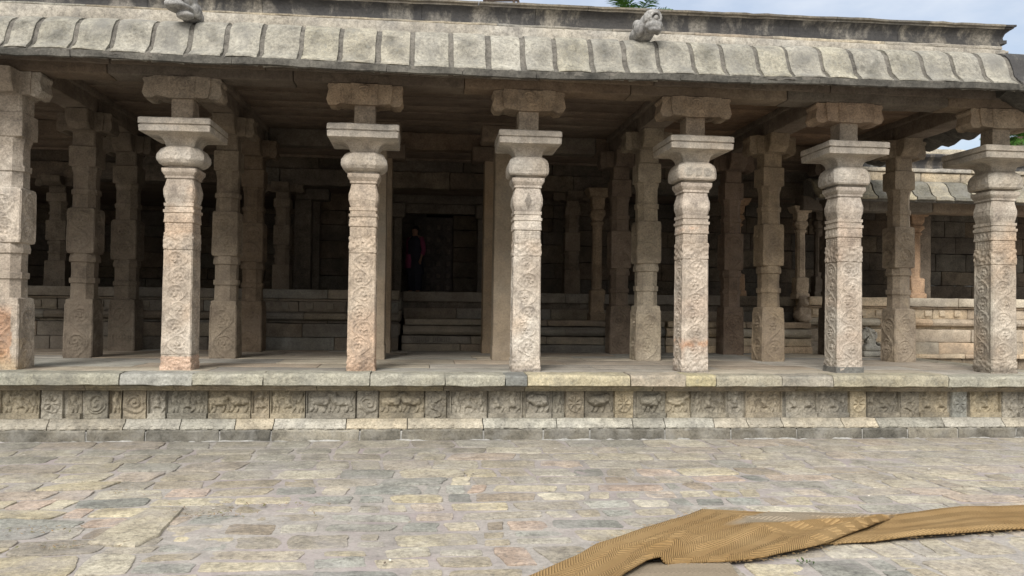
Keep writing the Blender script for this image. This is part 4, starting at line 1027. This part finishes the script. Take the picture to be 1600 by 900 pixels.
# outer eave of the inner building, in open light beyond the porch
wing = empty('wing_roof', (11, 15.5, 3.9), 'sunlit curved slab eave and parapet of the farther building at right', 'roof')
def wfin(m, name, mat): return pfin(m, name, mat, wing)
WK = [(.55, 4.26), (.42, 4.25), (.30, 4.2), (.22, 4.12), (.18, 4.03), (.12, 3.95), (.03, 3.89), (0, 3.885), (-.004, 3.83), (.04, 3.815), (.3, 3.92), (.55, 3.96)]
x = 7.4; rd = random.Random(4)
while x < 15:
    w = rd.uniform(.36, .46); m = MB()
    pal = [(1.12, 1.05, .88), (.95, .9, .8), (.5, .5, .48), (1.05, 1.0, .9)]
    extrude_x(m, x + .03, x + w, [(15.0 + a + .0, b) for a, b in WK], res=.06, step=.035, rough=.008, seed=int(x * 9), tint=np.array(rd.choice(pal)))
    wfin(m, 'eave_slab', 'eave'); x += w
m = MB(); extrude_x(m, 7.4, 15, [(15.06 + a, b - .035) for a, b in WK], res=.3, step=.05, rough=.004); wfin(m, 'mortar_joints', 'mortar')
m = MB(); course(m, 8.4, 15, 15.5, 15.9, 4.26, 4.44, lens=(.6, 1.1), seed=370, rough=.008, pal=[(1.15, 1.02, .82), (1.1, 1.0, .85), (1, .95, .85)], gap=.015); course(m, 8.3, 15, 15.45, 15.9, 4.445, 4.52, lens=(1, 2), seed=371); wfin(m, 'parapet_course', 'parapet')
m = MB(); mould(m, 8.3, 15, [(15.55, 4.525), (15.56, 4.6), (15.52, 4.68), (15.44, 4.75), (15.43, 4.79), (15.46, 4.82), (16.2, 4.82), (16.2, 4.525)], lens=(1.2, 2), seed=372, step=.03); wfin(m, 'cornice', 'black')
m = MB(); course(m, 8.6, 15, 16.6, 17.2, 4.8, 5.1, lens=(1.0, 2.2), seed=373, rough=.02, pal=[(1.1, 1, .82), (.9, .88, .82)]); course(m, 8.9, 15, 17.2, 17.8, 5.1, 5.28, lens=(.8, 1.4), seed=374, pal=[(.7, .7, .7), (.9, .88, .82)])
wfin(m, 'stepped_coping', 'parapet')
m = MB(); course(m, 7.4, 15, 15.62, 16.0, 3.66, 3.95, lens=(1.2, 2), seed=375); wfin(m, 'eave_beam', 'beam')
m = MB(); block(m, 8.2, 15, 15.6, 17.2, 3.97, 4.3, res=1, rough=0); block(m, 8.2, 15, 16.2, 26, 4.3, 4.8, res=2, rough=0); wfin(m, 'roof_slab', 'parapet')

# pillars standing on the inner plinth
def slim_pillar(cx, cy, z0, z1, w, label, seed, tint=(1, 1, 1), kind='slim', group='slim pillars on the inner plinth'):
    root = empty('slim_pillar', (cx, cy, z0), label, 'pillar', group)
    def fin(m, name):
        o = m.build(name, M['inner']); o.parent = root; o.matrix_parent_inverse = Matrix.Translation((-cx, -cy, -z0)); return o
    H = z1 - z0; Z = lambda f: z0 + H * f
    m = MB(); loft(m, cx, cy, [(z0 - .01, w * 1.35, .08), (Z(.05), w * 1.35, .08), (Z(.06), w * 1.15, .1), (Z(.22), w * 1.2, .1), (Z(.235), w * .9, .3)], k=8, step=.03, rough=.012, seed=seed, tint=tint); fin(m, 'base')
    m = MB(); loft(m, cx, cy, [(Z(.234), w * .82, .5), (Z(.72), w * .78, .5)], k=5, step=.05, rough=.006, seed=seed + 1, tint=tint); fin(m, 'shaft')
    m = MB(); loft(m, cx, cy, [(Z(.719), w * .9, .5), (Z(.74), w * 1.1, .5), (Z(.755), w * .8, .5), (Z(.775), w * 1.0, .5), (Z(.80), w * 1.3, .45), (Z(.83), w * 1.2, .4), (Z(.84), w * .9, .3), (Z(.87), w * 1.1, .1), (Z(.93), w * 1.15, .1), (Z(.935), w * 1.5, .1), (Z(1), w * 1.9, .1)], k=6, step=.025, rough=.008, seed=seed + 2, tint=tint); fin(m, 'capital')
    return root
block_pillar(-6.95, 16.5, 'black-shadowed block pillar on the plinth at far left, behind the leftmost scroll pillar', 401, z0=1.94, ztop=4.0, w=.2, tint=(.8, .76, .7), group='block pillars on the plinth', hi=False)
block_pillar(-2.8, 16.5, 'dim block pillar on the plinth right of the brown back pillar, bearing a whitish bracket', 402, z0=1.94, ztop=4.0, w=.17, tint=(.9, .84, .76), group='block pillars on the plinth', hi=False)
block_pillar(2.95, 16.7, 'short block pillar on the plinth behind the pale pillar right of the doorway', 403, z0=1.94, ztop=4.0, w=.17, tint=(.85, .78, .7), group='block pillars on the plinth', hi=False)
m = MB(); block(m, -2.62, -2.3, 16.75, 17.1, 1.93, 3.75, res=.15, rough=.01); block(m, -2.62, -1.95, 16.75, 17.1, 3.75, 3.98, res=.12, rough=.012, bev=.04); hfin(m, 'pilaster', 'wall')
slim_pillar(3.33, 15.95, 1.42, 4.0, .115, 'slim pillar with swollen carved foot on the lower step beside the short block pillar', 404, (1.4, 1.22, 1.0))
slim_pillar(6.38, 16.6, 1.94, 3.95, .14, 'reddish slim pillar with a carved foot, on the plinth left of the spiral-footed pillar', 405, (2.3, 1.75, 1.3))  # tint raised to paint in light from the open right side
slim_pillar(7.5, 15.95, 1.90, 3.75, .105, 'slender pale pillar rising from the seated stone beast', 406, (2.7, 2.5, 2.2))  # brightened in colour, standing in for light of the open bay
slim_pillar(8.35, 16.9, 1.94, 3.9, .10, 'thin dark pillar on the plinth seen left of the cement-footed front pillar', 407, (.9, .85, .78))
slim_pillar(10.25, 16.45, 1.94, 3.78, .13, 'pinkish slim pillar under the sunlit eave, right of the worn chipped pillar', 408, (2.2, 1.7, 1.3))  # light of the right bay put into a raised tint
m = MB(); block(m, 10.42, 10.72, 16.6, 16.95, 1.93, 3.7, res=.15, rough=.008, tint=(1.5, 1.45, 1.4)); hfin(m, 'pilaster', 'wall')
YALI = [((0, 0, .10), (.17, .17, .10)), ((0, .02, .26), (.12, .13, .16)), ((0, -.05, .40), (.105, .11, .11)), ((0, -.14, .37), (.06, .06, .05)), ((-.09, -.08, .18), (.045, .05, .14)), ((.09, -.08, .18), (.045, .05, .14)), ((.12, .03, .16), (.06, .10, .10)), ((-.12, .03, .16), (.06, .10, .10)), ((.08, -.04, .48), (.035, .04, .05)), ((-.08, -.04, .48), (.035, .04, .05)), ((0, .02, .5), (.1, .1, .05)), ((0, -.12, .06), (.15, .08, .06))]
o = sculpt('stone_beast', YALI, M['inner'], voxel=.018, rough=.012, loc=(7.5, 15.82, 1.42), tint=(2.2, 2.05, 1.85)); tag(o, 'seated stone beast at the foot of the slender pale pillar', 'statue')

# scrolled stair banister on the platform by the right
m = MB(); pts = []
t = np.linspace(0, 1.9 * 2 * math.pi, 40)
sp_pts = [(8.24 + (.145 - .0105 * a) * math.cos(a + 1.9) , 14.62, 1.22 + (.125 - .009 * a) * math.sin(a + 1.9)) for a in t]
tube(m, sp_pts, [.045] * 40, 8); tube(m, [sp_pts[0], (8.30, 14.62, 1.12), (8.42, 14.62, 1.02), (8.5, 14.62, .95)], [.05, .05, .05, .045], 8)
block(m, 8.06, 8.46, 14.5, 14.75, .82, .92, res=.06, bev=.03, rough=.006); block(m, 8.1, 8.4, 14.52, 14.73, .925, 1.02, res=.06, bev=.03, rough=.006); loft(m, 8.24, 14.62, [(1.015, .13, .3, .09), (1.06, .08, .3, .08), (1.12, .10, .3, .08)], k=5, rough=.004)
o = m.build('stair_banister', M['base'], loc=(8.25, 14.6, HF)); tag(o, 'small pale scroll-shaped stone banister at the back of the platform', 'banister')

# ------------------------------------------------------------------ person in the doorway
def skin_person(px, py, pz, H):
    s = H / 1.6
    J = {'pelvis': (0, 0, .86), 'spine': (0, .01, 1.08), 'chest': (.0, .0, 1.26), 'neck': (.0, -.01, 1.40), 'head0': (0, -.02, 1.47), 'head1': (.0, -.01, 1.57),
         'shl': (-.16, 0, 1.32), 'ell': (-.20, .02, 1.06), 'wrl': (-.17, -.10, .86), 'hdl': (-.165, -.13, .79), 'shr': (.16, 0, 1.32), 'elr': (.215, .03, 1.06), 'wrr': (.20, -.06, .84), 'hdr': (.195, -.09, .77),
         'hil': (-.085, 0, .82), 'knl': (-.09, -.02, .45), 'anl': (-.09, .02, .08), 'tol': (-.095, -.13, .03), 'hir': (.085, 0, .82), 'knr': (.095, -.01, .45), 'anr': (.10, .03, .08), 'tor': (.11, -.11, .03)}
    rad = {'pelvis': .13, 'spine': .105, 'chest': .12, 'neck': .048, 'head0': .08, 'head1': .085, 'shl': .052, 'ell': .038, 'wrl': .026, 'hdl': .03, 'shr': .052, 'elr': .038, 'wrr': .026, 'hdr': .03, 'hil': .088, 'knl': .055, 'anl': .038, 'tol': .03, 'hir': .088, 'knr': .055, 'anr': .038, 'tor': .03}
    E = [('pelvis', 'spine'), ('spine', 'chest'), ('chest', 'neck'), ('neck', 'head0'), ('head0', 'head1'), ('chest', 'shl'), ('shl', 'ell'), ('ell', 'wrl'), ('wrl', 'hdl'), ('chest', 'shr'), ('shr', 'elr'), ('elr', 'wrr'), ('wrr', 'hdr'), ('pelvis', 'hil'), ('hil', 'knl'), ('knl', 'anl'), ('anl', 'tol'), ('pelvis', 'hir'), ('hir', 'knr'), ('knr', 'anr'), ('anr', 'tor')]
    # five fingers on each hand
    for side, sg in (('l', -1), ('r', 1)):
        hx, hy, hz = J['hd' + side]
        for i in range(4):
            a = f'f{side}{i}a'; b = f'f{side}{i}b'
            J[a] = (hx + (i - 1.5) * .014, hy - .012, hz - .05 + .004 * abs(i - 1.5)); J[b] = (hx + (i - 1.5) * .013, hy + .004, hz - .085 + .008 * abs(i - 1.5))
            rad[a] = .008; rad[b] = .007; E += [('hd' + side, a), (a, b)]
        J[f't{side}'] = (hx - sg * .03, hy - .03, hz - .03); rad[f't{side}'] = .009; E.append(('hd' + side, f't{side}'))
    names = list(J); me = bpy.data.meshes.new('person')
    me.from_pydata([tuple(c * s for c in J[n]) for n in names], [(names.index(a), names.index(b)) for a, b in E], [])
    o = bpy.data.objects.new('person', me); COL.objects.link(o)
    sk = o.modifiers.new('skin', 'SKIN')
    for i, n in enumerate(names):
        d = me.skin_vertices[0].data[i]; d.radius = (rad[n] * s, rad[n] * s); d.use_root = (n == 'pelvis')
    sb = o.modifiers.new('sub', 'SUBSURF'); sb.levels = sb.render_levels = 2
    dg = bpy.context.evaluated_depsgraph_get(); m2 = bpy.data.meshes.new_from_object(o.evaluated_get(dg)); m2.name = 'person'
    o.modifiers.clear(); o.data = m2; a = m2.color_attributes.new('tint', 'FLOAT_COLOR', 'POINT'); a.data.foreach_set('color', np.ones(len(m2.vertices) * 4, np.float32))
    m2.materials.append(flat('skin', (.22, .12, .08), .6)); m2.polygons.foreach_set('use_smooth', np.ones(len(m2.polygons), bool))
    o.location = (px, py, pz); o.rotation_euler = (0, 0, -.5)
    dark = flat('dark cloth', (.02, .02, .03)); pink = flat('pink cloth', (.17, .035, .075)); black = flat('black hair', (.012, .01, .01), .5)
    def cloth(name, prof, mat, cx=0, cy=0):
        m = MB(); loft(m, cx, cy, [(z * s, w * s, .5, d * s) for z, w, d in prof], k=6, step=.03, rough=.010, seed=9, freq=9); q = m.build(name, mat); q.parent = o
    cloth('tunic', [(.45, .215, .165), (.7, .20, .16), (.86, .185, .155), (1.08, .15, .135), (1.26, .175, .135), (1.36, .12, .08), (1.395, .065, .06)], dark)
    cloth('trousers', [(.07, .165, .12), (.35, .175, .13), (.58, .185, .145)], dark)
    m = MB()
    for sg, cs in ((-1, [(-.155, 0, 1.34), (-.19, .01, 1.2), (-.205, .02, 1.04), (-.185, -.06, .94)]), (1, [(.155, 0, 1.34), (.195, .015, 1.2), (.22, .03, 1.04), (.21, -.02, .92)])):
        tube(m, [tuple(c * s for c in p) for p in cs], [.066 * s, .062 * s, .056 * s, .052 * s], 10)
    q = m.build('sleeves', pink); q.parent = o
    cloth('pink_scarf', [(.60, .085, .03), (.75, .08, .035), (.92, .06, .03)], pink, cx=-.09 * s, cy=-.16 * s)
    h = sculpt('hair', [((0, .02 * s, 1.55 * s), (.092 * s, .10 * s, .085 * s)), ((0, .075 * s, 1.43 * s), (.06 * s, .045 * s, .10 * s)), ((0, .085 * s, 1.25 * s), (.03 * s, .03 * s, .14 * s))], black, parent=o, voxel=.02, rough=.003)
    f = sculpt('face', [((0, -.095 * s, 1.525 * s), (.012 * s, .018 * s, .02 * s)), ((0, -.085 * s, 1.485 * s), (.022 * s, .01 * s, .007 * s)), ((-.03 * s, -.085 * s, 1.54 * s), (.012 * s, .008 * s, .007 * s)), ((.03 * s, -.085 * s, 1.54 * s), (.012 * s, .008 * s, .007 * s))], m2.materials[0], parent=o, voxel=.008, rough=0)
    tag(o, 'person in dark clothes with pink sleeves and a pink cloth, standing in the dark doorway', 'person')
skin_person(-.26, 18.95, 1.935, 1.52)

# ------------------------------------------------------------------ jute mat
def resample(pl, n):
    pl = np.array(pl, float); d = np.concatenate([[0], np.cumsum(np.linalg.norm(np.diff(pl, axis=0), axis=1))]); t = np.linspace(0, d[-1], n)
    return np.stack([np.interp(t, d, pl[:, 0]), np.interp(t, d, pl[:, 1])], -1), d[-1]
def jute_mat():
    n, k = 190, 44
    V, Q, UV, C = [], [], [], []; base = 0
    def sheet(top, bot, zf, vw, cf, u0=0):
        nonlocal base
        a, L = resample(top, n); b, _ = resample(bot, n)
        s = np.linspace(0, 1, n)[:, None]; t = np.linspace(0, 1, k)[None]
        P = np.zeros((n, k, 3)); P[..., :2] = a[:, None] * (1 - t[..., None]) + b[:, None] * t[..., None]
        S, T = np.broadcast_to(s, (n, k)), np.broadcast_to(t, (n, k))
        P[..., 2] = zf(S, T, P) + .013; P[..., 2] += fbm(P * (1, 1, 0), 3.5, 3, 6) * .006 * np.minimum(1, np.minimum(T, 1 - T) * 8)
        # soft wavy outline
        P[..., 1] += fbm(np.stack([P[..., 0], T * 0, T * 0], -1), 2.5, 2, 3) * .012
        idx = np.arange(n * k).reshape(n, k) + base
        V.append(P.reshape(-1, 3)); Q.append(np.stack([idx[:-1, :-1], idx[:-1, 1:], idx[1:, 1:], idx[1:, :-1]], -1).reshape(-1, 4)[:, ::1])
        wid = np.linalg.norm(a - b, axis=1)[:, None]
        UV.append(np.stack([u0 + S * L, T * wid], -1).reshape(-1, 2)); C.append(cf(S, T, P).reshape(-1)); base += n * k
    A = [(.0, 4.2), (.45, 4.85), (.75, 5.17), (1.04, 5.5), (1.2, 5.74), (1.66, 6.16), (2.11, 6.5), (2.31, 6.69), (2.62, 6.62), (2.89, 6.54), (3.29, 6.43), (3.70, 6.37), (3.82, 6.34)]
    B = [(.7, 3.9), (1.0, 4.6), (1.25, 5.02), (1.44, 5.22), (1.67, 5.27), (2.03, 5.27), (2.28, 5.32), (2.62, 5.47), (2.87, 5.60), (3.29, 5.90), (3.62, 6.17), (3.80, 6.31)]
    def zA(S, T, P):
        rim = np.clip(np.minimum(T, .25 + 1 - T) / .06, 0, 1) ** .5
        z = .010 + .018 * rim + .026 * np.exp(-((T - .93) / .045) ** 2) + .012 * np.sin(T * 9 + S * 7) * rim + .022 * np.exp(-((T - .45 - .1 * S) / .05) ** 2)
        z = z + .05 * np.clip((S - .5) / .3, 0, 1) * np.clip((1 - S) / .10, 0, 1) * np.exp(-((T - .88) / .10) ** 2); z = z * np.clip((1.03 - S) / .10, 0, 1) ** .5 + .030 * np.exp(-((T - .70 + .14 * S + .03 * np.sin(S * 11)) / .035) ** 2) * np.clip((S - .35) / .1, 0, 1) + .020 * np.exp(-((T - .25 - .15 * S) / .035) ** 2)
        # the diagonal crease: high on its left side, dropping sharply to the right
        x, y = P[..., 0], P[..., 1]; dx, dy = 1.93 - 1.40, 5.80 - 5.06; L = math.hypot(dx, dy)
        d = ((x - 1.40) * dy - (y - 5.06) * dx) / L; al = ((x - 1.40) * dx + (y - 5.06) * dy) / L
        w = np.clip((L + .08 - al) / .2, 0, 1) * np.clip((al + .7) / .2, 0, 1)
        return z + w * .055 * np.where(d < 0, np.exp(-(d / .16) ** 2), np.exp(-(d / .018) ** 2))
    def cA(S, T, P):
        x, y = P[..., 0], P[..., 1]
        e1 = np.clip((x - (2.75 - (6.5 - y) * 1.2)) / .06, 0, 1); ymin = 6.10 + (x - 2.9) * .12
        n_ = fbm(P * (1, 1, 0), 2.2, 3, 8)
        return np.clip(e1 * np.clip((y - ymin + n_ * .06) / .1, 0, 1), 0, 1)
    sheet(A, B, zA, .1, cA)
    Ct = [(2.95, 6.36), (3.23, 6.37), (3.81, 6.36), (4.1, 6.46), (4.5, 6.57), (5.13, 6.62), (5.75, 6.65), (7.5, 6.9)]
    Dt = [(2.6, 5.66), (2.86, 5.66), (3.21, 5.65), (3.61, 5.75), (4.58, 5.90), (5.19, 5.99), (7.5, 6.25)]
    def zC(S, T, P):
        rim = np.clip(np.minimum(T, .25 + 1 - T) / .06, 0, 1) ** .5; g = np.clip((P[..., 0] - 2.9) / .8, 0, 1)
        return .008 + (.026 * rim + .012 * np.sin(T * 8 + S * 5) * rim + .02 * np.exp(-((T - .93) / .05) ** 2)) * (.25 + .75 * g)
    sheet(Ct, Dt, zC, .1, lambda S, T, P: np.clip(fbm(P * (1, 1, 0), 1.5, 3, 12) * .4 - .1, 0, 1), 3.)
    Et = [(1.15, 5.33), (1.5, 5.36), (1.85, 5.35), (2.02, 5.33)]; Ft = [(.9, 4.5), (1.4, 4.55), (1.75, 4.65), (1.92, 4.7)]
    sheet(Et, Ft, lambda S, T, P: .008 + .008 * np.clip(np.minimum(T, 1 - T) / .06, 0, 1) + T * 0, .1, lambda S, T, P: np.ones_like(S) * .95, 6.)
    V = np.concatenate(V); Q = np.concatenate(Q); UV = np.concatenate(UV); C = np.concatenate(C)
    m = MB(); m.add(V, Q[:, ::-1], tint=np.stack([C, C, C], -1)); mat = jute_material()
    o = m.build('jute_mat', mat, loc=(2.8, 6.0, 0))
    uv = o.data.uv_layers.new(name='UVMap'); li = np.zeros(len(o.data.loops), np.int32); o.data.loops.foreach_get('vertex_index', li)
    uv.data.foreach_set('uv', UV[li].astype(np.float32).ravel())
    fm = MB(); rdf = random.Random(17)
    for pl in (A[2:], B[3:], Ct[2:], Dt[1:]):
        pp, _ = resample(pl, 160)
        for p_ in pp:
            if rdf.random() < .45: continue
            a_ = rdf.uniform(0, 6.28); l_ = rdf.uniform(.012, .05); q0 = np.array([p_[0] + rdf.gauss(0, .012), p_[1] + rdf.gauss(0, .012), .03])
            q1 = q0 + np.array([math.cos(a_), math.sin(a_), rdf.uniform(-.2, .4)]) * l_ * .5; q2 = q1 + np.array([math.cos(a_ + rdf.uniform(-1, 1)), math.sin(a_ + rdf.uniform(-1, 1)), rdf.uniform(-.6, .1)]) * l_ * .5
            tube(fm, [q0, q1, q2], [.0018, .0016, .001], 4)
    fo = fm.build('loose_fibres', flat('jute fibre', (.36, .25, .13))); fo.parent = o; fo.matrix_parent_inverse = Matrix.Translation((-2.8, -6.0, 0)); fo['kind'] = 'stuff'
    so = o.modifiers.new('thickness', 'SOLIDIFY'); so.thickness = .012; so.offset = 1
    return o
def jute_material():
    m = bpy.data.materials.new('jute weave'); m.use_nodes = True; nt = m.node_tree; N = nt.nodes; L = nt.links; bs = N['Principled BSDF']; bs.inputs['Roughness'].default_value = .95
    try: bs.inputs['Specular IOR Level'].default_value = .1
    except Exception: pass
    uv = N.new('ShaderNodeUVMap'); uv.uv_map = 'UVMap'; sx = N.new('ShaderNodeSeparateXYZ'); L.new(uv.outputs['UV'], sx.inputs[0])
    def math_(op, a, b=None, c=None):
        n = N.new('ShaderNodeMath'); n.operation = op
        for i, v in enumerate((a, b, c)):
            if v is None: continue
            if isinstance(v, (int, float)): n.inputs[i].default_value = v
            else: L.new(v, n.inputs[i])
        return n.outputs[0]
    zig = math_('PINGPONG', sx.outputs['Y'], .09)
    ph = math_('MULTIPLY_ADD', zig, 1.5, sx.outputs['X'])
    wave = math_('SINE', math_('MULTIPLY', ph, 2 * math.pi / .033))
    fine = N.new('ShaderNodeTexNoise'); fine.inputs['Scale'].default_value = 160; fine.inputs['Detail'].default_value = 3
    big = N.new('ShaderNodeTexNoise'); big.inputs['Scale'].default_value = 2.2; big.inputs['Detail'].default_value = 6
    geo = N.new('ShaderNodeNewGeometry'); L.new(geo.outputs['Position'], fine.inputs['Vector']); L.new(geo.outputs['Position'], big.inputs['Vector'])
    rp = N.new('ShaderNodeValToRGB'); e = rp.color_ramp.elements; e[0].position = .3; e[0].color = (.262, .165, .07, 1); e[1].position = .7; e[1].color = (.34, .228, .108, 1); L.new(big.outputs['Fac'], rp.inputs['Fac'])
    at = N.new('ShaderNodeAttribute'); at.attribute_name = 'tint'
    mx = N.new('ShaderNodeMix'); mx.data_type = 'RGBA'; L.new(at.outputs['Fac'], mx.inputs['Factor']); L.new(rp.outputs['Color'], mx.inputs[6]); mx.inputs[7].default_value = (.29, .24, .175, 1)
    k = math_('MULTIPLY_ADD', wave, .15, .94); k2 = math_('MULTIPLY_ADD', fine.outputs['Fac'], .6, -.3); kk = math_('ADD', k, k2)
    cm = N.new('ShaderNodeCombineColor'); [L.new(kk, cm.inputs[i]) for i in range(3)]
    mu = N.new('ShaderNodeMix'); mu.data_type = 'RGBA'; mu.blend_type = 'MULTIPLY'; mu.inputs['Factor'].default_value = 1; L.new(mx.outputs[2], mu.inputs[6]); L.new(cm.outputs[0], mu.inputs[7])
    L.new(mu.outputs[2], bs.inputs['Base Color'])
    bp = N.new('ShaderNodeBump'); bp.inputs['Strength'].default_value = 1.0; bp.inputs['Distance'].default_value = .005
    hh = math_('MULTIPLY_ADD', fine.outputs['Fac'], .8, wave); L.new(hh, bp.inputs['Height']); L.new(bp.outputs['Normal'], bs.inputs['Normal'])
    return m
tag(jute_mat(), 'long brown herringbone jute mat folded and twisted on the paving at lower right', 'jute mat')

mb = MB(); rd = random.Random(3)
for i in range(26):
    x, y = rd.gauss(2.50, .035), rd.gauss(5.25, .012); h = rd.uniform(.01, .05); a = rd.uniform(0, 6.28); l = rd.uniform(.012, .028)
    d = np.array([math.cos(a), math.sin(a), rd.uniform(.1, .9)]) * l; n_ = np.cross(d, (0, 0, 1)); n_ = n_ / (np.linalg.norm(n_) + 1e-6) * l * .4; p = np.array([x, y, .012 + h * .5])
    mb.add([p - d * .2, p + d * .4 + n_, p + d, p + d * .4 - n_], [(0, 1, 2, 3)], tint=np.array((1, 1, 1)) * rd.uniform(.6, 1.2))
M['weed'] = stone('weed leaf', [(.04, .075, .02, 1), (.07, .11, .03, 1)], .2, 8, rough=.7)
tag(mb.build('weed', M['weed'], smooth=False, loc=(2.52, 5.23, 0)), 'tiny green weed in a paving joint below the jute mat', 'plant')

# ------------------------------------------------------------------ things beyond and above the roof
m = MB(); rr = empty('roof_railing', (1.2, 14, 5.3), 'brown metal railing standing on the porch roof, cut by the top of the photo', 'railing')
for nm, pts in (('post', [(.96, 14, 5.3), (.96, 14, 7.3)]), ('post', [(1.43, 14, 5.3), (1.43, 14, 7.3)]), ('brace', [(1.43, 14, 7.25), (1.62, 14, 6.4)]), ('rail', [(.9, 14, 6.9), (1.5, 14, 6.93)]), ('rail', [(.9, 14, 7.3), (1.5, 14, 7.3)])):
    m = MB(); tube(m, pts, .022, 8); pfin(m, nm, 'rust', rr)
M['leaf'] = stone('palm leaf', [(.035, .10, .018, 1), (.07, .17, .03, 1), (.12, .22, .05, 1)], .2, 6, rough=.55)
M['trunk'] = stone('palm trunk', [(.16, .12, .085, 1), (.24, .19, .14, 1)], .25, 3)
def palm(x, y, h, label, seed, n=34, R0=2.2):
    root = empty('palm_tree', (x, y, 0), label, 'palm tree', None); rd = random.Random(seed)
    m = MB(); tube(m, [(x + .12 * math.sin(i * .5), y, h * i / 12) for i in range(13)], [.19 - .006 * i for i in range(13)], 12); pfin(m, 'trunk', 'trunk', root)
    m = MB()
    for i in range(n):
        a = rd.uniform(0, 6.283); el = rd.uniform(-.5, 1.35); Lf = R0 * rd.uniform(.75, 1.1)
        pts = []; p = Vector((x, y, h)); d = Vector((math.cos(a) * math.cos(el), math.sin(a) * math.cos(el), math.sin(el)))
        for s in range(13):
            pts.append(p.copy()); p = p + d * (Lf / 12); d = (d + Vector((0, 0, -.085 - .03 * s / 12))).normalized()
        tube(m, [tuple(q) for q in pts], [.03 - .002 * j for j in range(13)], 5, (.8, .8, .6))
        for s in range(2, 13):
            dd = (pts[s] - pts[s - 1]).normalized(); side = dd.cross(Vector((0, 0, 1))); side = side.normalized() if side.length > .01 else Vector((1, 0, 0))
            for f in (0, .33, .66):
                q = pts[s - 1].lerp(pts[s], f); ll = .62 * R0 / 2.2 * math.sin(math.pi * min(.97, (s + f) / 13.5)) * rd.uniform(.8, 1.1)
                for sg in (-1, 1):
                    t = (side * sg + dd * .75 + Vector((0, 0, rd.uniform(-.55, .15)))).normalized(); tip = q + t * ll + Vector((0, 0, -.12 * ll)); w = dd * .022
                    mid = q + t * ll * .5
                    m.add([q - w * .6, mid - w, tip, mid + w, q + w * .6], None, [(0, 1, 4), (1, 3, 4), (1, 2, 3)], np.array((1, 1, 1)) * rd.uniform(.75, 1.3))
    pfin(m, 'crown', 'leaf', root)
palm(6.35, 25.2, 10.45, 'palm tree whose green frond tips rise behind the parapet near the domed stone head', 5, R0=1.75)
palm(21.2, 27.5, 7.95, 'palm tree with hanging fronds at the right picture edge beyond the farther building', 8, n=44, R0=1.7)

# ------------------------------------------------------------------ sky and light
w = bpy.data.worlds.new('World'); scene.world = w; w.use_nodes = True
nt = w.node_tree; N = nt.nodes; L = nt.links; bg = N['Background']
sky = N.new('ShaderNodeTexSky'); sky.sky_type = 'NISHITA'; sky.sun_disc = False
EL, AZ = 39, 202
sky.sun_elevation = R(EL); sky.sun_rotation = R(AZ); sky.air_density = 1.0; sky.dust_density = 2.5; sky.ozone_density = 1.5
tc = N.new('ShaderNodeTexCoord'); mp = N.new('ShaderNodeMapping'); mp.inputs['Scale'].default_value = (1, 1, 2.4); L.new(tc.outputs['Generated'], mp.inputs['Vector'])
cn = N.new('ShaderNodeTexNoise'); cn.inputs['Scale'].default_value = 1.7; cn.inputs['Detail'].default_value = 7; cn.inputs['Roughness'].default_value = .55; L.new(mp.outputs['Vector'], cn.inputs['Vector'])
sxyz = N.new('ShaderNodeSeparateXYZ'); L.new(tc.outputs['Generated'], sxyz.inputs[0])
bi = N.new('ShaderNodeMath'); bi.operation = 'MULTIPLY_ADD'; bi.inputs[1].default_value = .32; zb = N.new('ShaderNodeMath'); zb.operation = 'MULTIPLY_ADD'; zb.inputs[1].default_value = -.45; L.new(sxyz.outputs['Y'], zb.inputs[0]); L.new(sxyz.outputs['Z'], zb.inputs[2]); L.new(zb.outputs[0], bi.inputs[0]); L.new(cn.outputs['Fac'], bi.inputs[2])  # bright cloud added overhead and behind the camera, unseen, for frontal fill
cr_ = N.new('ShaderNodeValToRGB'); cr_.color_ramp.elements[0].position = .50; cr_.color_ramp.elements[0].color = (.3, .3, .3, 1); cr_.color_ramp.elements[1].position = .74; cr_.color_ramp.elements[1].color = (.92, .92, .92, 1); L.new(bi.outputs[0], cr_.inputs['Fac'])
mx = N.new('ShaderNodeMix'); mx.data_type = 'RGBA'; L.new(cr_.outputs['Color'], mx.inputs['Factor']); L.new(sky.outputs['Color'], mx.inputs[6]); gr = N.new('ShaderNodeMix'); gr.data_type = 'RGBA'; gr.inputs[6].default_value = (5.2, 5.25, 5.3, 1); gr.inputs[7].default_value = (13, 12.9, 12.7, 1); L.new(sxyz.outputs['Z'], gr.inputs['Factor']); L.new(gr.outputs[2], mx.inputs[7])
L.new(mx.outputs[2], bg.inputs['Color']); bg.inputs['Strength'].default_value = .075
sun = bpy.data.objects.new('sun', bpy.data.lights.new('sun', 'SUN')); COL.objects.link(sun)
sun.data.energy = 1.9; sun.data.angle = R(24); sun.data.color = (1, .97, .93)
d = Vector((math.sin(R(AZ)) * math.cos(R(EL)), math.cos(R(AZ)) * math.cos(R(EL)), math.sin(R(EL))))
sun.rotation_euler = d.to_track_quat('Z', 'Y').to_euler()
sun.location = d * 40
vs = scene.view_settings; vs.view_transform = 'Standard'; vs.look = 'None'; vs.exposure = 1.05; vs.gamma = 1; vs.use_curve_mapping = False
scene.cycles.max_bounces = 8; scene.cycles.diffuse_bounces = 3
scene.cycles.use_denoising = True

for o in scene.objects:
    if o.get('category') and not o.get('kind'): o['kind'] = 'thing'
